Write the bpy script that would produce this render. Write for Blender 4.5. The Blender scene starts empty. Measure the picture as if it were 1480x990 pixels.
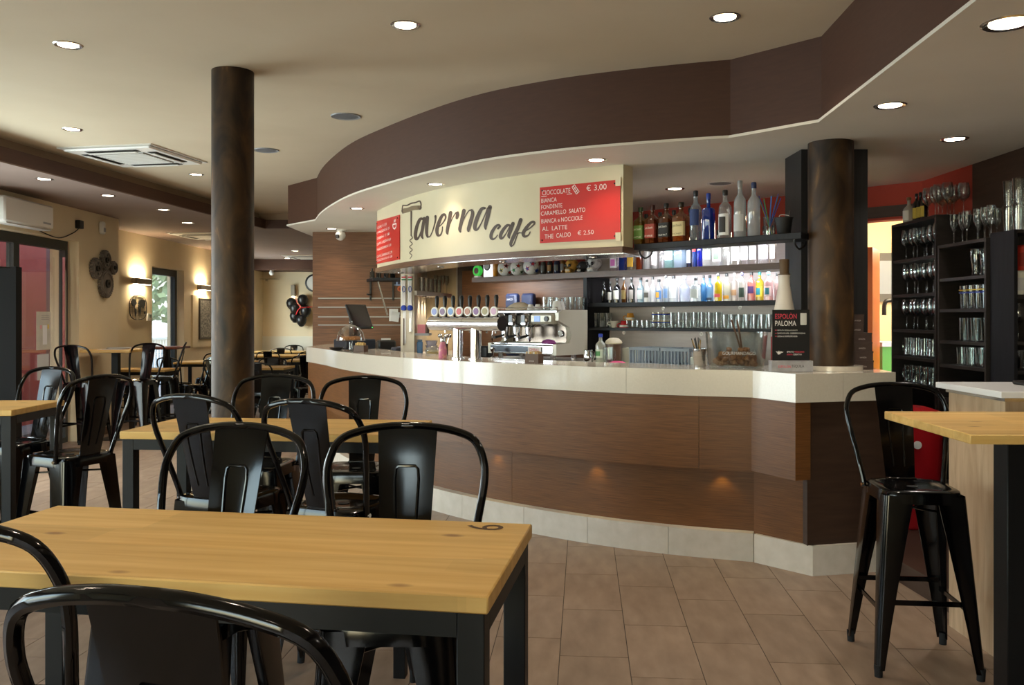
import bpy, math, random
from mathutils import Vector, Matrix
random.seed(7)
PI = math.pi
SC = bpy.context.scene
COL = SC.collection

# ------------------------------------------------------------------ camera
F, EYE, HOR = 1260.0, 1.48, 460.0
cam_d = bpy.data.cameras.new('camera'); cam = bpy.data.objects.new('camera', cam_d); COL.objects.link(cam)
cam.location = (0, 0, EYE); cam.rotation_euler = (PI/2, 0, 0)
cam_d.sensor_width = 36.0; cam_d.lens = 36.0*F/1480.0
cam_d.shift_y = -(495.0-HOR)/1480.0
cam_d.clip_start = 0.05; cam_d.clip_end = 200
SC.camera = cam
# ------------------------------------------------------------------ view / world / daylight
SC.view_settings.view_transform = 'Standard'; SC.view_settings.look = 'None'
SC.view_settings.gamma = 1.0; SC.view_settings.use_curve_mapping = False
SC.view_settings.exposure = 0.12
SC.cycles.use_denoising = True
SC.cycles.max_bounces = 10; SC.cycles.transparent_max_bounces = 24
world = bpy.data.worlds.new('world'); SC.world = world; world.use_nodes = True
_nt = world.node_tree; _bg = _nt.nodes['Background']
_sky = _nt.nodes.new('ShaderNodeTexSky'); _sky.sky_type = 'NISHITA'; _sky.sun_disc = False
_sky.sun_elevation = math.radians(38); _sky.sun_rotation = math.radians(200)
_nt.links.new(_sky.outputs['Color'], _bg.inputs['Color']); _bg.inputs['Strength'].default_value = 1.1

def area_light(name, loc, rot, sx, sy, energy, color=(1, 1, 1)):
    l = bpy.data.lights.new(name, 'AREA'); l.shape = 'RECTANGLE'; l.size = sx; l.size_y = sy
    l.energy = energy; l.color = color
    o = bpy.data.objects.new(name, l); o.location = loc; o.rotation_euler = rot; COL.objects.link(o); return o
# daylight entering by the street-side glazing (left wall, beside and behind the camera)
DAY = (0.92, 0.96, 1.0)
area_light('daylight_street_window', (-5.62, 2.0, 1.5), (0, -PI/2, 0), 1.9, 5.2, 150, DAY)
area_light('daylight_rear_window', (-2.6, -3.95, 1.5), (PI/2, 0, 0), 3.6, 1.8, 45, DAY)
area_light('daylight_glass_door', (-5.5, 7.1, 1.3), (0, -PI/2, 0), 2.2, 2.9, 260, DAY)
area_light('daylight_far_window', (-6.05, 18.55, 1.65), (0, -PI/2, 0), 1.2, 1.5, 90, DAY)

# ------------------------------------------------------------------ materials
def lin(c):
    c = c/255.0
    return c/12.92 if c <= 0.04045 else ((c+0.055)/1.055)**2.4
def rgb(*c):
    if len(c) == 1: c = c[0]
    return (lin(c[0]), lin(c[1]), lin(c[2]), 1)
MATS = {}
def mat(name, col, rough=0.5, metal=0.0, coat=0.0, emit=None, estr=0.0, spec=0.5):
    if name in MATS: return MATS[name]
    m = bpy.data.materials.new(name); m.use_nodes = True
    b = m.node_tree.nodes['Principled BSDF']
    b.inputs['Base Color'].default_value = rgb(col); b.inputs['Roughness'].default_value = rough
    b.inputs['Metallic'].default_value = metal; b.inputs['Coat Weight'].default_value = coat
    b.inputs['Specular IOR Level'].default_value = spec
    if emit is not None:
        b.inputs['Emission Color'].default_value = rgb(emit); b.inputs['Emission Strength'].default_value = estr
    MATS[name] = m; return m
def bsdf(m): return m.node_tree.nodes['Principled BSDF']
def nmat(name, c1, c2, scale=(1, 1, 1), nscale=5.0, detail=5.0, rough=0.5, lo=0.3, hi=0.7, metal=0.0, coat=0.0,
         bump=0.0, rand=0.0, dist=0.0, c3=None, spec=0.5):
    """two-tone procedural noise material in object space (stretched for grain)"""
    if name in MATS: return MATS[name]
    m = mat(name, c1, rough, metal, coat, spec=spec); nt = m.node_tree; L = nt.links; N = nt.nodes
    tc = N.new('ShaderNodeTexCoord'); mp = N.new('ShaderNodeMapping'); mp.inputs['Scale'].default_value = scale
    nz = N.new('ShaderNodeTexNoise'); nz.inputs['Scale'].default_value = nscale; nz.inputs['Detail'].default_value = detail
    nz.inputs['Distortion'].default_value = dist
    L.new(tc.outputs['Object'], mp.inputs['Vector']); L.new(mp.outputs['Vector'], nz.inputs['Vector'])
    cr = N.new('ShaderNodeValToRGB'); cr.color_ramp.elements[0].position = lo; cr.color_ramp.elements[1].position = hi
    cr.color_ramp.elements[0].color = rgb(c1); cr.color_ramp.elements[1].color = rgb(c2)
    if c3 is not None:
        e = cr.color_ramp.elements.new(min(hi+0.12, 0.98)); e.color = rgb(c3)
    L.new(nz.outputs['Fac'], cr.inputs['Fac'])
    out = cr.outputs['Color']
    if rand:
        oi = N.new('ShaderNodeObjectInfo'); mx = N.new('ShaderNodeMapRange')
        mx.inputs['To Min'].default_value = 1-rand; mx.inputs['To Max'].default_value = 1+rand
        L.new(oi.outputs['Random'], mx.inputs['Value'])
        hs = N.new('ShaderNodeHueSaturation'); L.new(mx.outputs['Result'], hs.inputs['Value']); L.new(out, hs.inputs['Color'])
        off = N.new('ShaderNodeVectorMath'); off.operation = 'SCALE'; cb = N.new('ShaderNodeCombineXYZ')
        L.new(oi.outputs['Random'], cb.inputs[0]); L.new(oi.outputs['Random'], cb.inputs[1]); L.new(cb.outputs[0], off.inputs[0])
        off.inputs['Scale'].default_value = 37.0; L.new(off.outputs[0], mp.inputs['Location'])
        out = hs.outputs['Color']
    L.new(out, bsdf(m).inputs['Base Color'])
    if bump:
        bp = N.new('ShaderNodeBump'); bp.inputs['Strength'].default_value = bump; bp.inputs['Distance'].default_value = 0.002
        L.new(nz.outputs['Fac'], bp.inputs['Height']); L.new(bp.outputs['Normal'], bsdf(m).inputs['Normal'])
    return m
def glass(name, tint=(255, 255, 255), gloss=0.12, rough=0.03, body=0.0, bcol=(255, 255, 255)):
    """thin clear ware: tinted transparency under a fresnel-weighted reflection; body adds some scattering"""
    if name in MATS: return MATS[name]
    m = bpy.data.materials.new(name); m.use_nodes = True; nt = m.node_tree; N = nt.nodes; L = nt.links
    N.remove(N['Principled BSDF']); out = N['Material Output']
    tr = N.new('ShaderNodeBsdfTransparent'); tr.inputs['Color'].default_value = rgb(tint)
    gl = N.new('ShaderNodeBsdfGlossy'); gl.inputs['Roughness'].default_value = rough
    lw = N.new('ShaderNodeLayerWeight'); lw.inputs['Blend'].default_value = 0.35
    mr = N.new('ShaderNodeMapRange'); mr.inputs['To Min'].default_value = gloss*0.5; mr.inputs['To Max'].default_value = min(1.0, gloss*4)
    L.new(lw.outputs['Facing'], mr.inputs['Value'])
    mx = N.new('ShaderNodeMixShader'); L.new(mr.outputs['Result'], mx.inputs[0])
    src = tr.outputs[0]
    if body:
        df = N.new('ShaderNodeBsdfTranslucent'); df.inputs['Color'].default_value = rgb(bcol)
        d2 = N.new('ShaderNodeBsdfDiffuse'); d2.inputs['Color'].default_value = rgb(bcol)
        ma = N.new('ShaderNodeMixShader'); ma.inputs[0].default_value = 0.5; L.new(df.outputs[0], ma.inputs[1]); L.new(d2.outputs[0], ma.inputs[2])
        m2 = N.new('ShaderNodeMixShader'); m2.inputs[0].default_value = body
        L.new(tr.outputs[0], m2.inputs[1]); L.new(ma.outputs[0], m2.inputs[2]); src = m2.outputs[0]
    L.new(src, mx.inputs[1]); L.new(gl.outputs[0], mx.inputs[2]); L.new(mx.outputs[0], out.inputs['Surface'])
    MATS[name] = m; return m

M_ceil = nmat('ceiling_paint', (208, 193, 166), (214, 200, 174), nscale=1.5, rough=0.85)
M_ceil_low = nmat('low_ceiling_paint', (128, 108, 98), (136, 116, 105), nscale=1.5, rough=0.8)
M_white = nmat('soffit_white', (226, 220, 206), (232, 227, 214), nscale=2, rough=0.7)
M_brown = nmat('soffit_brown', (74, 46, 32), (80, 51, 36), scale=(1, 1, 8), nscale=9, rough=0.65)
M_tan = nmat('cove_tan', (150, 128, 104), (156, 134, 110), nscale=2, rough=0.8)
M_cream = nmat('cream_wall', (222, 205, 172), (227, 211, 179), nscale=3, rough=0.8)
M_sign = nmat('sign_cream', (212, 203, 172), (217, 208, 179), nscale=3, rough=0.4)
M_red = nmat('red_wall', (172, 62, 44), (180, 68, 50), nscale=3, rough=0.75)
M_redx = nmat('exterior_red_render', (208, 100, 88), (216, 112, 98), nscale=4, rough=0.85)
M_wood = nmat('dark_veneer', (90, 56, 27), (122, 80, 43), scale=(1.5, 1.5, 70), nscale=4, detail=10, rough=0.42, spec=0.38, lo=0.3, hi=0.7, bump=0.05, rand=0.04)
M_woodv = nmat('wall_veneer', (92, 58, 34), (122, 82, 52), scale=(1.5, 1.5, 28), nscale=3, detail=8, rough=0.45, lo=0.25, hi=0.75)
M_dark = nmat('dark_brown_panel', (58, 40, 30), (70, 50, 38), scale=(1, 1, 10), nscale=4, rough=0.5)
M_stone = nmat('counter_quartz', (206, 197, 182), (211, 202, 188), nscale=90, detail=3, rough=0.16, coat=0.3)
M_skirt = nmat('stone_skirting', (206, 198, 184), (218, 210, 198), nscale=14, detail=6, rough=0.45, rand=0.03)
M_grout = nmat('floor_grout', (72, 62, 55), (84, 74, 66), nscale=20, rough=0.9)
M_tile = nmat('floor_tile', (130, 110, 94), (160, 139, 120), scale=(5, 1.6, 1), nscale=2.6, detail=9, rough=0.42, lo=0.25, hi=0.75, rand=0.07, bump=0.06, spec=0.4)
M_iron = mat('black_gloss_metal', (3, 3, 4), 0.13, 0.0, 0.0, spec=0.4)
M_leg = nmat('black_powder_coat', (9, 10, 12), (13, 14, 16), nscale=30, rough=0.5, spec=0.3)
M_rubber = mat('rubber', (12, 12, 12), 0.8)
M_black = nmat('black_laminate', (20, 20, 24), (28, 28, 33), scale=(8, 8, 1), nscale=5, rough=0.5, spec=0.3)
M_shelf = nmat('shelf_black_brown', (34, 30, 29), (46, 40, 37), scale=(2, 2, 10), nscale=6, rough=0.4)
M_steel = nmat('brushed_steel', (196, 196, 198), (214, 214, 215), scale=(1, 1, 20), nscale=10, rough=0.2, metal=1.0)
M_chrome = mat('chrome', (225, 225, 228), 0.08, 1.0)
M_col = nmat('rusted_bronze', (30, 20, 12), (74, 52, 28), scale=(1, 1, 0.5), nscale=7, detail=10, rough=0.5, lo=0.36, hi=0.62, metal=0.0, spec=0.35, dist=0.8, bump=0.15, c3=(128, 94, 50))
M_alu = mat('grey_plastic', (150, 152, 156), 0.4)
M_plw = mat('white_plastic', (226, 224, 218), 0.4)
M_blk = mat('black_plastic', (16, 16, 18), 0.4)
M_paper = mat('paper_white', (230, 230, 228), 0.8)
M_led = mat('lamp_lens', (255, 250, 240), 0.5, emit=(255, 240, 215), estr=14)
M_strip = mat('led_strip', (255, 255, 255), 0.5, emit=(236, 242, 255), estr=9)
M_glass = glass('clear_glass', (246, 249, 249), 0.16)
M_pane = glass('window_glass', (240, 246, 244), 0.10, 0.0)
M_frame = mat('anthracite_frame', (44, 48, 47), 0.45)
M_text = mat('sign_brown', (72, 55, 42), 0.5)
M_chalk = mat('chalk_white', (240, 226, 222), 0.8)
M_board = nmat('red_board', (196, 40, 36), (204, 46, 40), nscale=3, rough=0.35)

def pine():
    m = nmat('pine', (208, 164, 92), (226, 188, 118), scale=(0.9, 13, 13), nscale=2.6, detail=9, rough=0.46, lo=0.3, hi=0.7, dist=0.3, spec=0.3)
    nt = m.node_tree; N = nt.nodes; L = nt.links; b = bsdf(m)
    src = b.inputs['Base Color'].links[0].from_socket
    tc = N.new('ShaderNodeTexCoord')
    # boards glued side by side: brightness varies board by board
    mp = N.new('ShaderNodeMapping'); mp.inputs['Scale'].default_value = (1.1, 9.0, 0.0)
    wn = N.new('ShaderNodeTexVoronoi'); wn.distance = 'CHEBYCHEV'; wn.inputs['Scale'].default_value = 1.0; wn.inputs['Randomness'].default_value = 0.35
    L.new(tc.outputs['Object'], mp.inputs['Vector']); L.new(mp.outputs['Vector'], wn.inputs['Vector'])
    sx = N.new('ShaderNodeSeparateColor'); L.new(wn.outputs['Color'], sx.inputs[0])
    mr = N.new('ShaderNodeMapRange'); mr.inputs['To Min'].default_value = 0.84; mr.inputs['To Max'].default_value = 1.08
    L.new(sx.outputs[0], mr.inputs['Value'])
    hs = N.new('ShaderNodeHueSaturation'); L.new(mr.outputs['Result'], hs.inputs['Value']); L.new(src, hs.inputs['Color'])
    # knots
    mk = N.new('ShaderNodeMapping'); mk.inputs['Scale'].default_value = (4.2, 8.5, 0.0)
    vk = N.new('ShaderNodeTexVoronoi'); vk.inputs['Scale'].default_value = 1.0
    L.new(tc.outputs['Object'], mk.inputs['Vector']); L.new(mk.outputs['Vector'], vk.inputs['Vector'])
    rk = N.new('ShaderNodeValToRGB'); rk.color_ramp.elements[0].position = 0.05; rk.color_ramp.elements[1].position = 0.13
    rk.color_ramp.elements[0].color = (0.75, 0.75, 0.75, 1); rk.color_ramp.elements[1].color = (0, 0, 0, 1)
    L.new(vk.outputs['Distance'], rk.inputs['Fac'])
    mx = N.new('ShaderNodeMix'); mx.data_type = 'RGBA'; mx.inputs['B'].default_value = rgb(122, 74, 36)
    L.new(rk.outputs['Color'], mx.inputs['Factor']); L.new(hs.outputs['Color'], mx.inputs['A'])
    L.new(mx.outputs['Result'], b.inputs['Base Color'])
    return m
M_pine = pine()
M_oak = nmat('pale_oak_board', (176, 146, 114), (206, 178, 146), scale=(7, 7, 1.0), nscale=2.0, detail=8, rough=0.5, lo=0.3, hi=0.7, dist=1.2)

# ------------------------------------------------------------------ mesh helpers
class MB:
    def __init__(s): s.v = []; s.f = []; s.M = None
    def add(s, vs, fs):
        n = len(s.v)
        if s.M is not None: vs = [tuple(s.M @ Vector(p)) for p in vs]
        s.v += [tuple(p) for p in vs]; s.f += [tuple(i+n for i in f) for f in fs]; return s
    def box(s, x0, x1, y0, y1, z0, z1, bev=0.0):
        if bev <= 0:
            return s.add([(x0,y0,z0),(x1,y0,z0),(x1,y1,z0),(x0,y1,z0),(x0,y0,z1),(x1,y0,z1),(x1,y1,z1),(x0,y1,z1)],
                         [(0,3,2,1),(4,5,6,7),(0,1,5,4),(1,2,6,5),(2,3,7,6),(3,0,4,7)])
        b = bev
        def ring(d, z): return [(x0+d, y0+b, z), (x0+b, y0+d, z), (x1-b, y0+d, z), (x1-d, y0+b, z), (x1-d, y1-b, z), (x1-b, y1-d, z), (x0+b, y1-d, z), (x0+d, y1-b, z)]
        def inner(z): return [(x0+b, y0+b, z)]*2+[(x1-b, y0+b, z)]*2+[(x1-b, y1-b, z)]*2+[(x0+b, y1-b, z)]*2
        rings = [ring(0, z0+b), ring(0, z1-b)]
        vs = []; fs = []
        lo = [(x0+b, y0+b, z0), (x1-b, y0+b, z0), (x1-b, y1-b, z0), (x0+b, y1-b, z0)]
        hi = [(x0+b, y0+b, z1), (x1-b, y0+b, z1), (x1-b, y1-b, z1), (x0+b, y1-b, z1)]
        vs = rings[0]+rings[1]+lo+hi
        for i in range(8): fs.append((i, (i+1) % 8, 8+(i+1) % 8, 8+i))
        L0, H0 = 16, 20
        fs.append((L0+3, L0+2, L0+1, L0)); fs.append((H0, H0+1, H0+2, H0+3))
        for c in range(4):
            a, bb = 2*c, 2*c+1; nx = (2*c+2) % 8; cn = (c+1) % 4
            fs.append((L0+c, bb, a)); fs.append((L0+c, L0+cn, nx, bb))
            fs.append((8+a, 8+bb, H0+c)); fs.append((8+bb, 8+nx, H0+cn, H0+c))
        return s.add(vs, fs)
    def cyl(s, p0, p1, r0, r1=None, n=14, cap=True):
        r1 = r0 if r1 is None else r1
        p0 = Vector(p0); p1 = Vector(p1); d = (p1-p0).normalized()
        a = d.orthogonal().normalized(); b = d.cross(a)
        vs = []
        for p, r in ((p0, r0), (p1, r1)):
            for i in range(n):
                t = 2*PI*i/n; vs.append(p+a*(r*math.cos(t))+b*(r*math.sin(t)))
        fs = [(i, (i+1) % n, n+(i+1) % n, n+i) for i in range(n)]
        if cap: fs += [tuple(range(n-1, -1, -1)), tuple(range(n, 2*n))]
        return s.add(vs, fs)
    def lathe(s, prof, n=18, sq=None, c=(0, 0, 0), sx=1.0, sy=1.0, a0=0.0, a1=2*PI, cap=True):
        """prof: list of (r, z); sq: superellipse exponent per ring (2 = round)"""
        full = abs(a1-a0-2*PI) < 1e-6; m = n if full else n+1
        vs = []; fs = []
        for k, (r, z) in enumerate(prof):
            e = 2.0 if sq is None else sq[k]
            for i in range(m):
                t = a0+(a1-a0)*i/n; ct, st = math.cos(t), math.sin(t)
                q = r if e == 2.0 else r/((abs(ct)**e+abs(st)**e)**(1.0/e))
                vs.append((c[0]+q*ct*sx, c[1]+q*st*sy, c[2]+z))
        for k in range(len(prof)-1):
            for i in range(n):
                j = (i+1) % m
                fs.append((k*m+i, k*m+j, (k+1)*m+j, (k+1)*m+i))
        if full and cap:
            if prof[0][0] > 1e-5: fs.append(tuple(range(m-1, -1, -1)))
            if prof[-1][0] > 1e-5:
                fs.append(tuple((len(prof)-1)*m+i for i in range(m)))
        return s.add(vs, fs)
    def tube(s, pts, r, n=8, closed=False):
        pts = [Vector(p) for p in pts]; vs = []; fs = []; N = len(pts); pa = None
        for k, p in enumerate(pts):
            if closed: d = (pts[(k+1) % N]-pts[k-1]).normalized()
            else: d = (pts[min(k+1, N-1)]-pts[max(k-1, 0)]).normalized()
            a = d.orthogonal().normalized() if pa is None else (pa-d*pa.dot(d)).normalized()
            pa = a; b = d.cross(a); rr = r[k] if isinstance(r, (list, tuple)) else r
            for i in range(n):
                t = 2*PI*i/n; vs.append(p+a*(rr*math.cos(t))+b*(rr*math.sin(t)))
        for k in range(N if closed else N-1):
            k2 = (k+1) % N
            for i in range(n): fs.append((k*n+i, k*n+(i+1) % n, k2*n+(i+1) % n, k2*n+i))
        if not closed: fs += [tuple(range(n-1, -1, -1)), tuple((N-1)*n+i for i in range(n))]
        return s.add(vs, fs)
    def prism(s, poly, z0, z1):
        n = len(poly)
        ar = sum(poly[i][0]*poly[(i+1) % n][1]-poly[(i+1) % n][0]*poly[i][1] for i in range(n))
        if ar < 0: poly = poly[::-1]
        vs = [(p[0], p[1], z0) for p in poly]+[(p[0], p[1], z1) for p in poly]
        return s.add(vs, [tuple(range(n-1, -1, -1)), tuple(range(n, 2*n))]+[(i, (i+1) % n, n+(i+1) % n, n+i) for i in range(n)])
    def ico(s, c, r, nu=14, nv=9, sx=1, sy=1, sz=1):
        prof = [(r*math.sin(PI*k/nv), -r*math.cos(PI*k/nv)) for k in range(nv+1)]
        prof = [(max(a, 1e-6), z*sz) for a, z in prof]
        return s.lathe(prof, nu, c=c, sx=sx, sy=sy)
    def mesh(s, name, m, smooth=True, angle=40):
        me = bpy.data.meshes.new(name); me.from_pydata(s.v, [], s.f); me.update()
        if m is not None: me.materials.append(m)
        if smooth:
            me.polygons.foreach_set('use_smooth', [True]*len(me.polygons))
            me.set_sharp_from_angle(angle=math.radians(angle))
        return me
    def build(s, name, m, parent=None, loc=None, rz=None, smooth=True, angle=40):
        return link(name, s.mesh(name, m, smooth, angle), parent, loc, rz)
def link(name, me, parent=None, loc=None, rz=None):
    o = bpy.data.objects.new(name, me); COL.objects.link(o)
    if parent is not None: o.parent = parent
    if loc is not None: o.location = loc
    if rz is not None: o.rotation_euler = (0, 0, rz)
    return o
def tag(o, label, cat, group=None):
    o['label'] = label; o['category'] = cat
    if group: o['group'] = group
    return o
def thing(name, label, cat, loc=(0, 0, 0), rz=0.0, group=None):
    o = bpy.data.objects.new(name, None); COL.objects.link(o); o.empty_display_size = 0.1
    o.location = loc; o.rotation_euler = (0, 0, rz)
    return tag(o, label, cat, group)
def struct(o, label=None):
    o['kind'] = 'structure'
    if label: o['label'] = label
    return o
def dup(root, label, loc, rz, group=None):
    r = root.copy(); COL.objects.link(r); r.location = loc; r.rotation_euler = (0, 0, rz); r['label'] = label
    if group: r['group'] = group
    for ch in root.children:
        c = ch.copy(); COL.objects.link(c); c.parent = r
        for g in ch.children:
            d = g.copy(); COL.objects.link(d); d.parent = c
    return r
def bxo(name, m, x0, x1, y0, y1, z0, z1, parent=None, bev=0.0):
    return MB().box(x0, x1, y0, y1, z0, z1, bev).build(name, m, parent)
ORD = ['first', 'second', 'third', 'fourth', 'fifth', 'sixth', 'seventh', 'eighth', 'ninth', 'tenth', 'eleventh', 'twelfth', 'thirteenth',
       'fourteenth', 'fifteenth', 'sixteenth', 'seventeenth', 'eighteenth', 'nineteenth', 'twentieth', 'twenty-first', 'twenty-second',
       'twenty-third', 'twenty-fourth', 'twenty-fifth', 'twenty-sixth', 'twenty-seventh', 'twenty-eighth', 'twenty-ninth', 'thirtieth',
       'thirty-first', 'thirty-second']
def spline(pts, sub=6, closed=False):
    pts = [Vector(p) for p in pts]; out = []; n = len(pts)
    for i in range(n if closed else n-1):
        if closed: p0, p1, p2, p3 = pts[i-1], pts[i], pts[(i+1) % n], pts[(i+2) % n]
        else: p0, p1, p2, p3 = pts[max(i-1, 0)], pts[i], pts[i+1], pts[min(i+2, n-1)]
        for k in range(sub):
            t = k/sub
            out.append(0.5*((2*p1)+(-p0+p2)*t+(2*p0-5*p1+4*p2-p3)*t*t+(-p0+3*p1-3*p2+p3)*t**3))
    if not closed: out.append(pts[-1])
    return out
def line45(px, c):
    """point where the sight line through picture column px meets the slanted back-bar line X + Y = c"""
    k = (px-740.0)/F; Y = c/(1+k); return k*Y, Y
_TX = {}
def text2d(s, size=1.0, shear=0.0):
    """verts (x, y) and faces of flat lettering, left aligned on the baseline"""
    cu = bpy.data.curves.new('txt', 'FONT'); cu.body = s; cu.size = size; cu.shear = shear; cu.resolution_u = 3
    o = bpy.data.objects.new('txt', cu); COL.objects.link(o)
    bpy.context.view_layer.update()
    me = bpy.data.meshes.new_from_object(o.evaluated_get(bpy.context.evaluated_depsgraph_get()))
    vs = [(v.co.x, v.co.y) for v in me.vertices]; fs = [tuple(p.vertices) for p in me.polygons]
    bpy.data.objects.remove(o); bpy.data.curves.remove(cu); bpy.data.meshes.remove(me)
    return vs, fs
def text_on(s, width, height, fn, name, m, parent, shear=0.0):
    """fit lettering into width x height and lay it on a surface; fn(u, v) -> point"""
    vs, fs = text2d(s, 1.0, shear)
    if not vs: return None
    x0 = min(p[0] for p in vs); x1 = max(p[0] for p in vs); y0 = min(p[1] for p in vs); y1 = max(p[1] for p in vs)
    kx = width/max(x1-x0, 1e-6); ky = height/max(y1-y0, 1e-6)
    b = MB().add([fn((p[0]-x0)*kx, (p[1]-y0)*ky) for p in vs], fs)
    return b.build(name, m, parent, smooth=False)
# ================================================================== THE SETTING
H_C, H_S, H_L = 3.02, 2.55, 2.79          # main ceiling, bar soffit, low ceiling
floor = struct(bxo('floor', M_grout, -6.2, 3.6, -3.8, 20.6, -0.2, -0.002))
# floor tiles 30 x 61.5 cm, laid in running thirds, turned a few degrees
TW, TL, TA = 0.30, 0.615, math.radians(-4.7)
tile_me = MB().box(-TW/2+0.002, TW/2-0.002, -TL/2+0.002, TL/2-0.002, -0.008, 0.0).mesh('tile', M_tile, False)
ca, sa = math.cos(TA), math.sin(TA)
cells = []
for i in range(-26, 16):
    for j in range(-24, 40):
        u = -0.105+TW*(i+0.5); v = 5.06+TL*(j+0.5)-0.205*i
        x = u*ca-v*sa; y = u*sa+v*ca
        if -5.75 < x < 3.15 and -3.5 < y < 20.2: cells.append((x, y))
def tile_seen(x, y):
    if y < 2.6: return False
    px = 740+F*x/y; py = HOR+F*EYE/y
    if not (-40 < px < 1500 and py < 1030): return False
    if x > -2.2 and y > 9.0: return False
    if y > 6.6-0.9*(x+0.6) and x > -0.6: return False
    return True
seen = sorted([c for c in cells if tile_seen(*c)], key=lambda c: c[1])[:290]
ss = set(seen)
for (x, y) in seen:
    link('tile', tile_me, floor, (x, y, 0), TA)
rest = MB()
for (x, y) in cells:
    if (x, y) in ss: continue
    rest.M = Matrix.Translation((x, y, 0)) @ Matrix.Rotation(TA, 4, 'Z')
    rest.box(-TW/2+0.002, TW/2-0.002, -TL/2+0.002, TL/2-0.002, -0.008, 0.0)
ro = rest.build('distant_tiles', M_tile, floor, smooth=False); ro['kind'] = 'stuff'

struct(bxo('ceiling', M_ceil, -6.2, 3.6, -3.8, 20.6, H_C, H_C+0.15))
# bar soffit: brown curved fascia with a white underside
SOF = [(-2.60, 10.12), (-2.14, 9.56)] + [tuple(p[:2]) for p in spline([(-2.14, 9.56, 0), (-1.95, 8.95, 0), (-1.70, 8.30, 0), (-1.42, 7.68, 0), (-1.13, 7.19, 0), (-0.63, 6.47, 0), (-0.19, 5.96, 0), (0.27, 5.62, 0),
       (0.69, 5.41, 0), (1.08, 5.26, 0), (1.30, 5.19, 0)], 5)[1:]] + [(1.69, 4.76), (1.58, 2.93), (1.42, -3.7)]
SOF_POLY = SOF + [(3.5, -3.7), (3.5, 9.5), (1.0, 12.0), (-2.6, 12.0)]
sof = struct(MB().prism(SOF_POLY, H_S+0.016, H_C).build('ceiling_soffit', M_brown, angle=25), 'brown curved bulkhead hanging over the bar')
_nS = len(SOF)
lip = []
for i, p in enumerate(SOF):
    a = Vector(SOF[max(i-1, 0)]); b = Vector(SOF[min(i+1, _nS-1)]); t = (b-a).normalized()
    lip.append((p[0]+t.y*0.018, p[1]-t.x*0.018))
MB().prism(lip+SOF_POLY[_nS:], H_S, H_S+0.016).build('soffit_underside', M_white, sof, angle=25)
# low brown ceiling along the street wall and over the far room
LOW = [(-5.9, -3.7), (-5.62, -3.7), (-4.30, 7.2), (-3.78, 11.5), (-3.62, 12.8), (0.6, 12.8), (0.6, 20.4), (-6.1, 20.4), (-6.1, -3.7)]
low = struct(MB().prism(LOW[1:], H_L, H_L+0.012).build('ceiling_low', M_ceil_low, smooth=False), 'low mauve-brown ceiling along the street side')
def ribbon(pts, z0, z1, th):
    b = MB()
    for (x0, y0), (x1, y1) in zip(pts[:-1], pts[1:]):
        t = Vector((x1-x0, y1-y0)).normalized(); nx, ny = -t.y*th, t.x*th
        b.add([(x0, y0, z0), (x1, y1, z0), (x1+nx, y1+ny, z0), (x0+nx, y0+ny, z0), (x0, y0, z1), (x1, y1, z1), (x1+nx, y1+ny, z1), (x0+nx, y0+ny, z1)],
              [(0, 3, 2, 1), (4, 5, 6, 7), (0, 1, 5, 4), (1, 2, 6, 5), (2, 3, 7, 6), (3, 0, 4, 7)])
    return b
ribbon(LOW[1:6], H_L+0.012, 2.925, 0.12).build('cove_board', M_brown, low, smooth=False)
ribbon([(x-0.10, y+0.02) for x, y in LOW[1:6]], 2.925, H_C, 0.10).build('cove_upstand', M_tan, low, smooth=False)
struct(bxo('trim_far_beam', M_brown, -5.8, 0.6, 19.3, 20.3, 2.56, H_L))

# street wall (left): windows beside the camera, glazed door, pier with the gears
XL = -5.2
wl = MB()
for (y0, y1, z0, z1) in ((-3.7, -0.7, 0, H_L), (-0.7, 4.7, 0, 0.5), (-0.7, 4.7, 2.4, H_L), (4.7, 5.6, 0, H_L), (5.6, 10.47, 2.40, H_L), (10.47, 11.53, 0, H_L)):
    wl.box(XL-0.35, XL, y0, y1, z0, z1)
struct(wl.build('wall_left', M_cream, smooth=False), 'cream street-side wall and pier')
struct(bxo('baseboard_left', mat('skirting_brown', (112, 84, 60), 0.6), XL, XL+0.015, 10.48, 11.53, 0, 0.09))
def glazing(name, x, ys, z0, z1, fr=0.07, label=None):
    """fixed glazing in the plane X = x; ys are the post positions"""
    b = MB(); b.box(x-0.04, x+0.04, ys[0], ys[-1], z1-0.11, z1); b.box(x-0.04, x+0.04, ys[0], ys[-1], z0, z0+0.06)
    w = struct(b.build(name, M_frame, smooth=False), label)
    for i, y in enumerate(ys):
        bxo('post', M_frame, x-0.04, x+0.04, y-fr if i else y, y+fr if i < len(ys)-1 else y, z0+0.06, z1-0.11, w)
    for a, c in zip(ys[:-1], ys[1:]):
        bxo('pane', M_pane, x-0.004, x+0.004, a+fr, c-fr, z0+0.06, z1-0.11, w)
    return w
glazing('window_1', XL-0.16, [-0.7, 1.1, 2.9, 4.7], 0.5, 2.4)
d1 = glazing('door_1', XL-0.16, [5.6, 7.4, 9.36, 10.44], 0.0, 2.40, 0.055, 'dark framed glazed street door')
bxo('door_pull', M_chrome, XL-0.10, XL-0.07, 10.28, 10.31, 0.3, 2.2, d1)
bxo('vent_sash', M_frame, XL-0.13, XL-0.11, 8.6, 9.3, 1.98, 2.02, d1)
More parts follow.
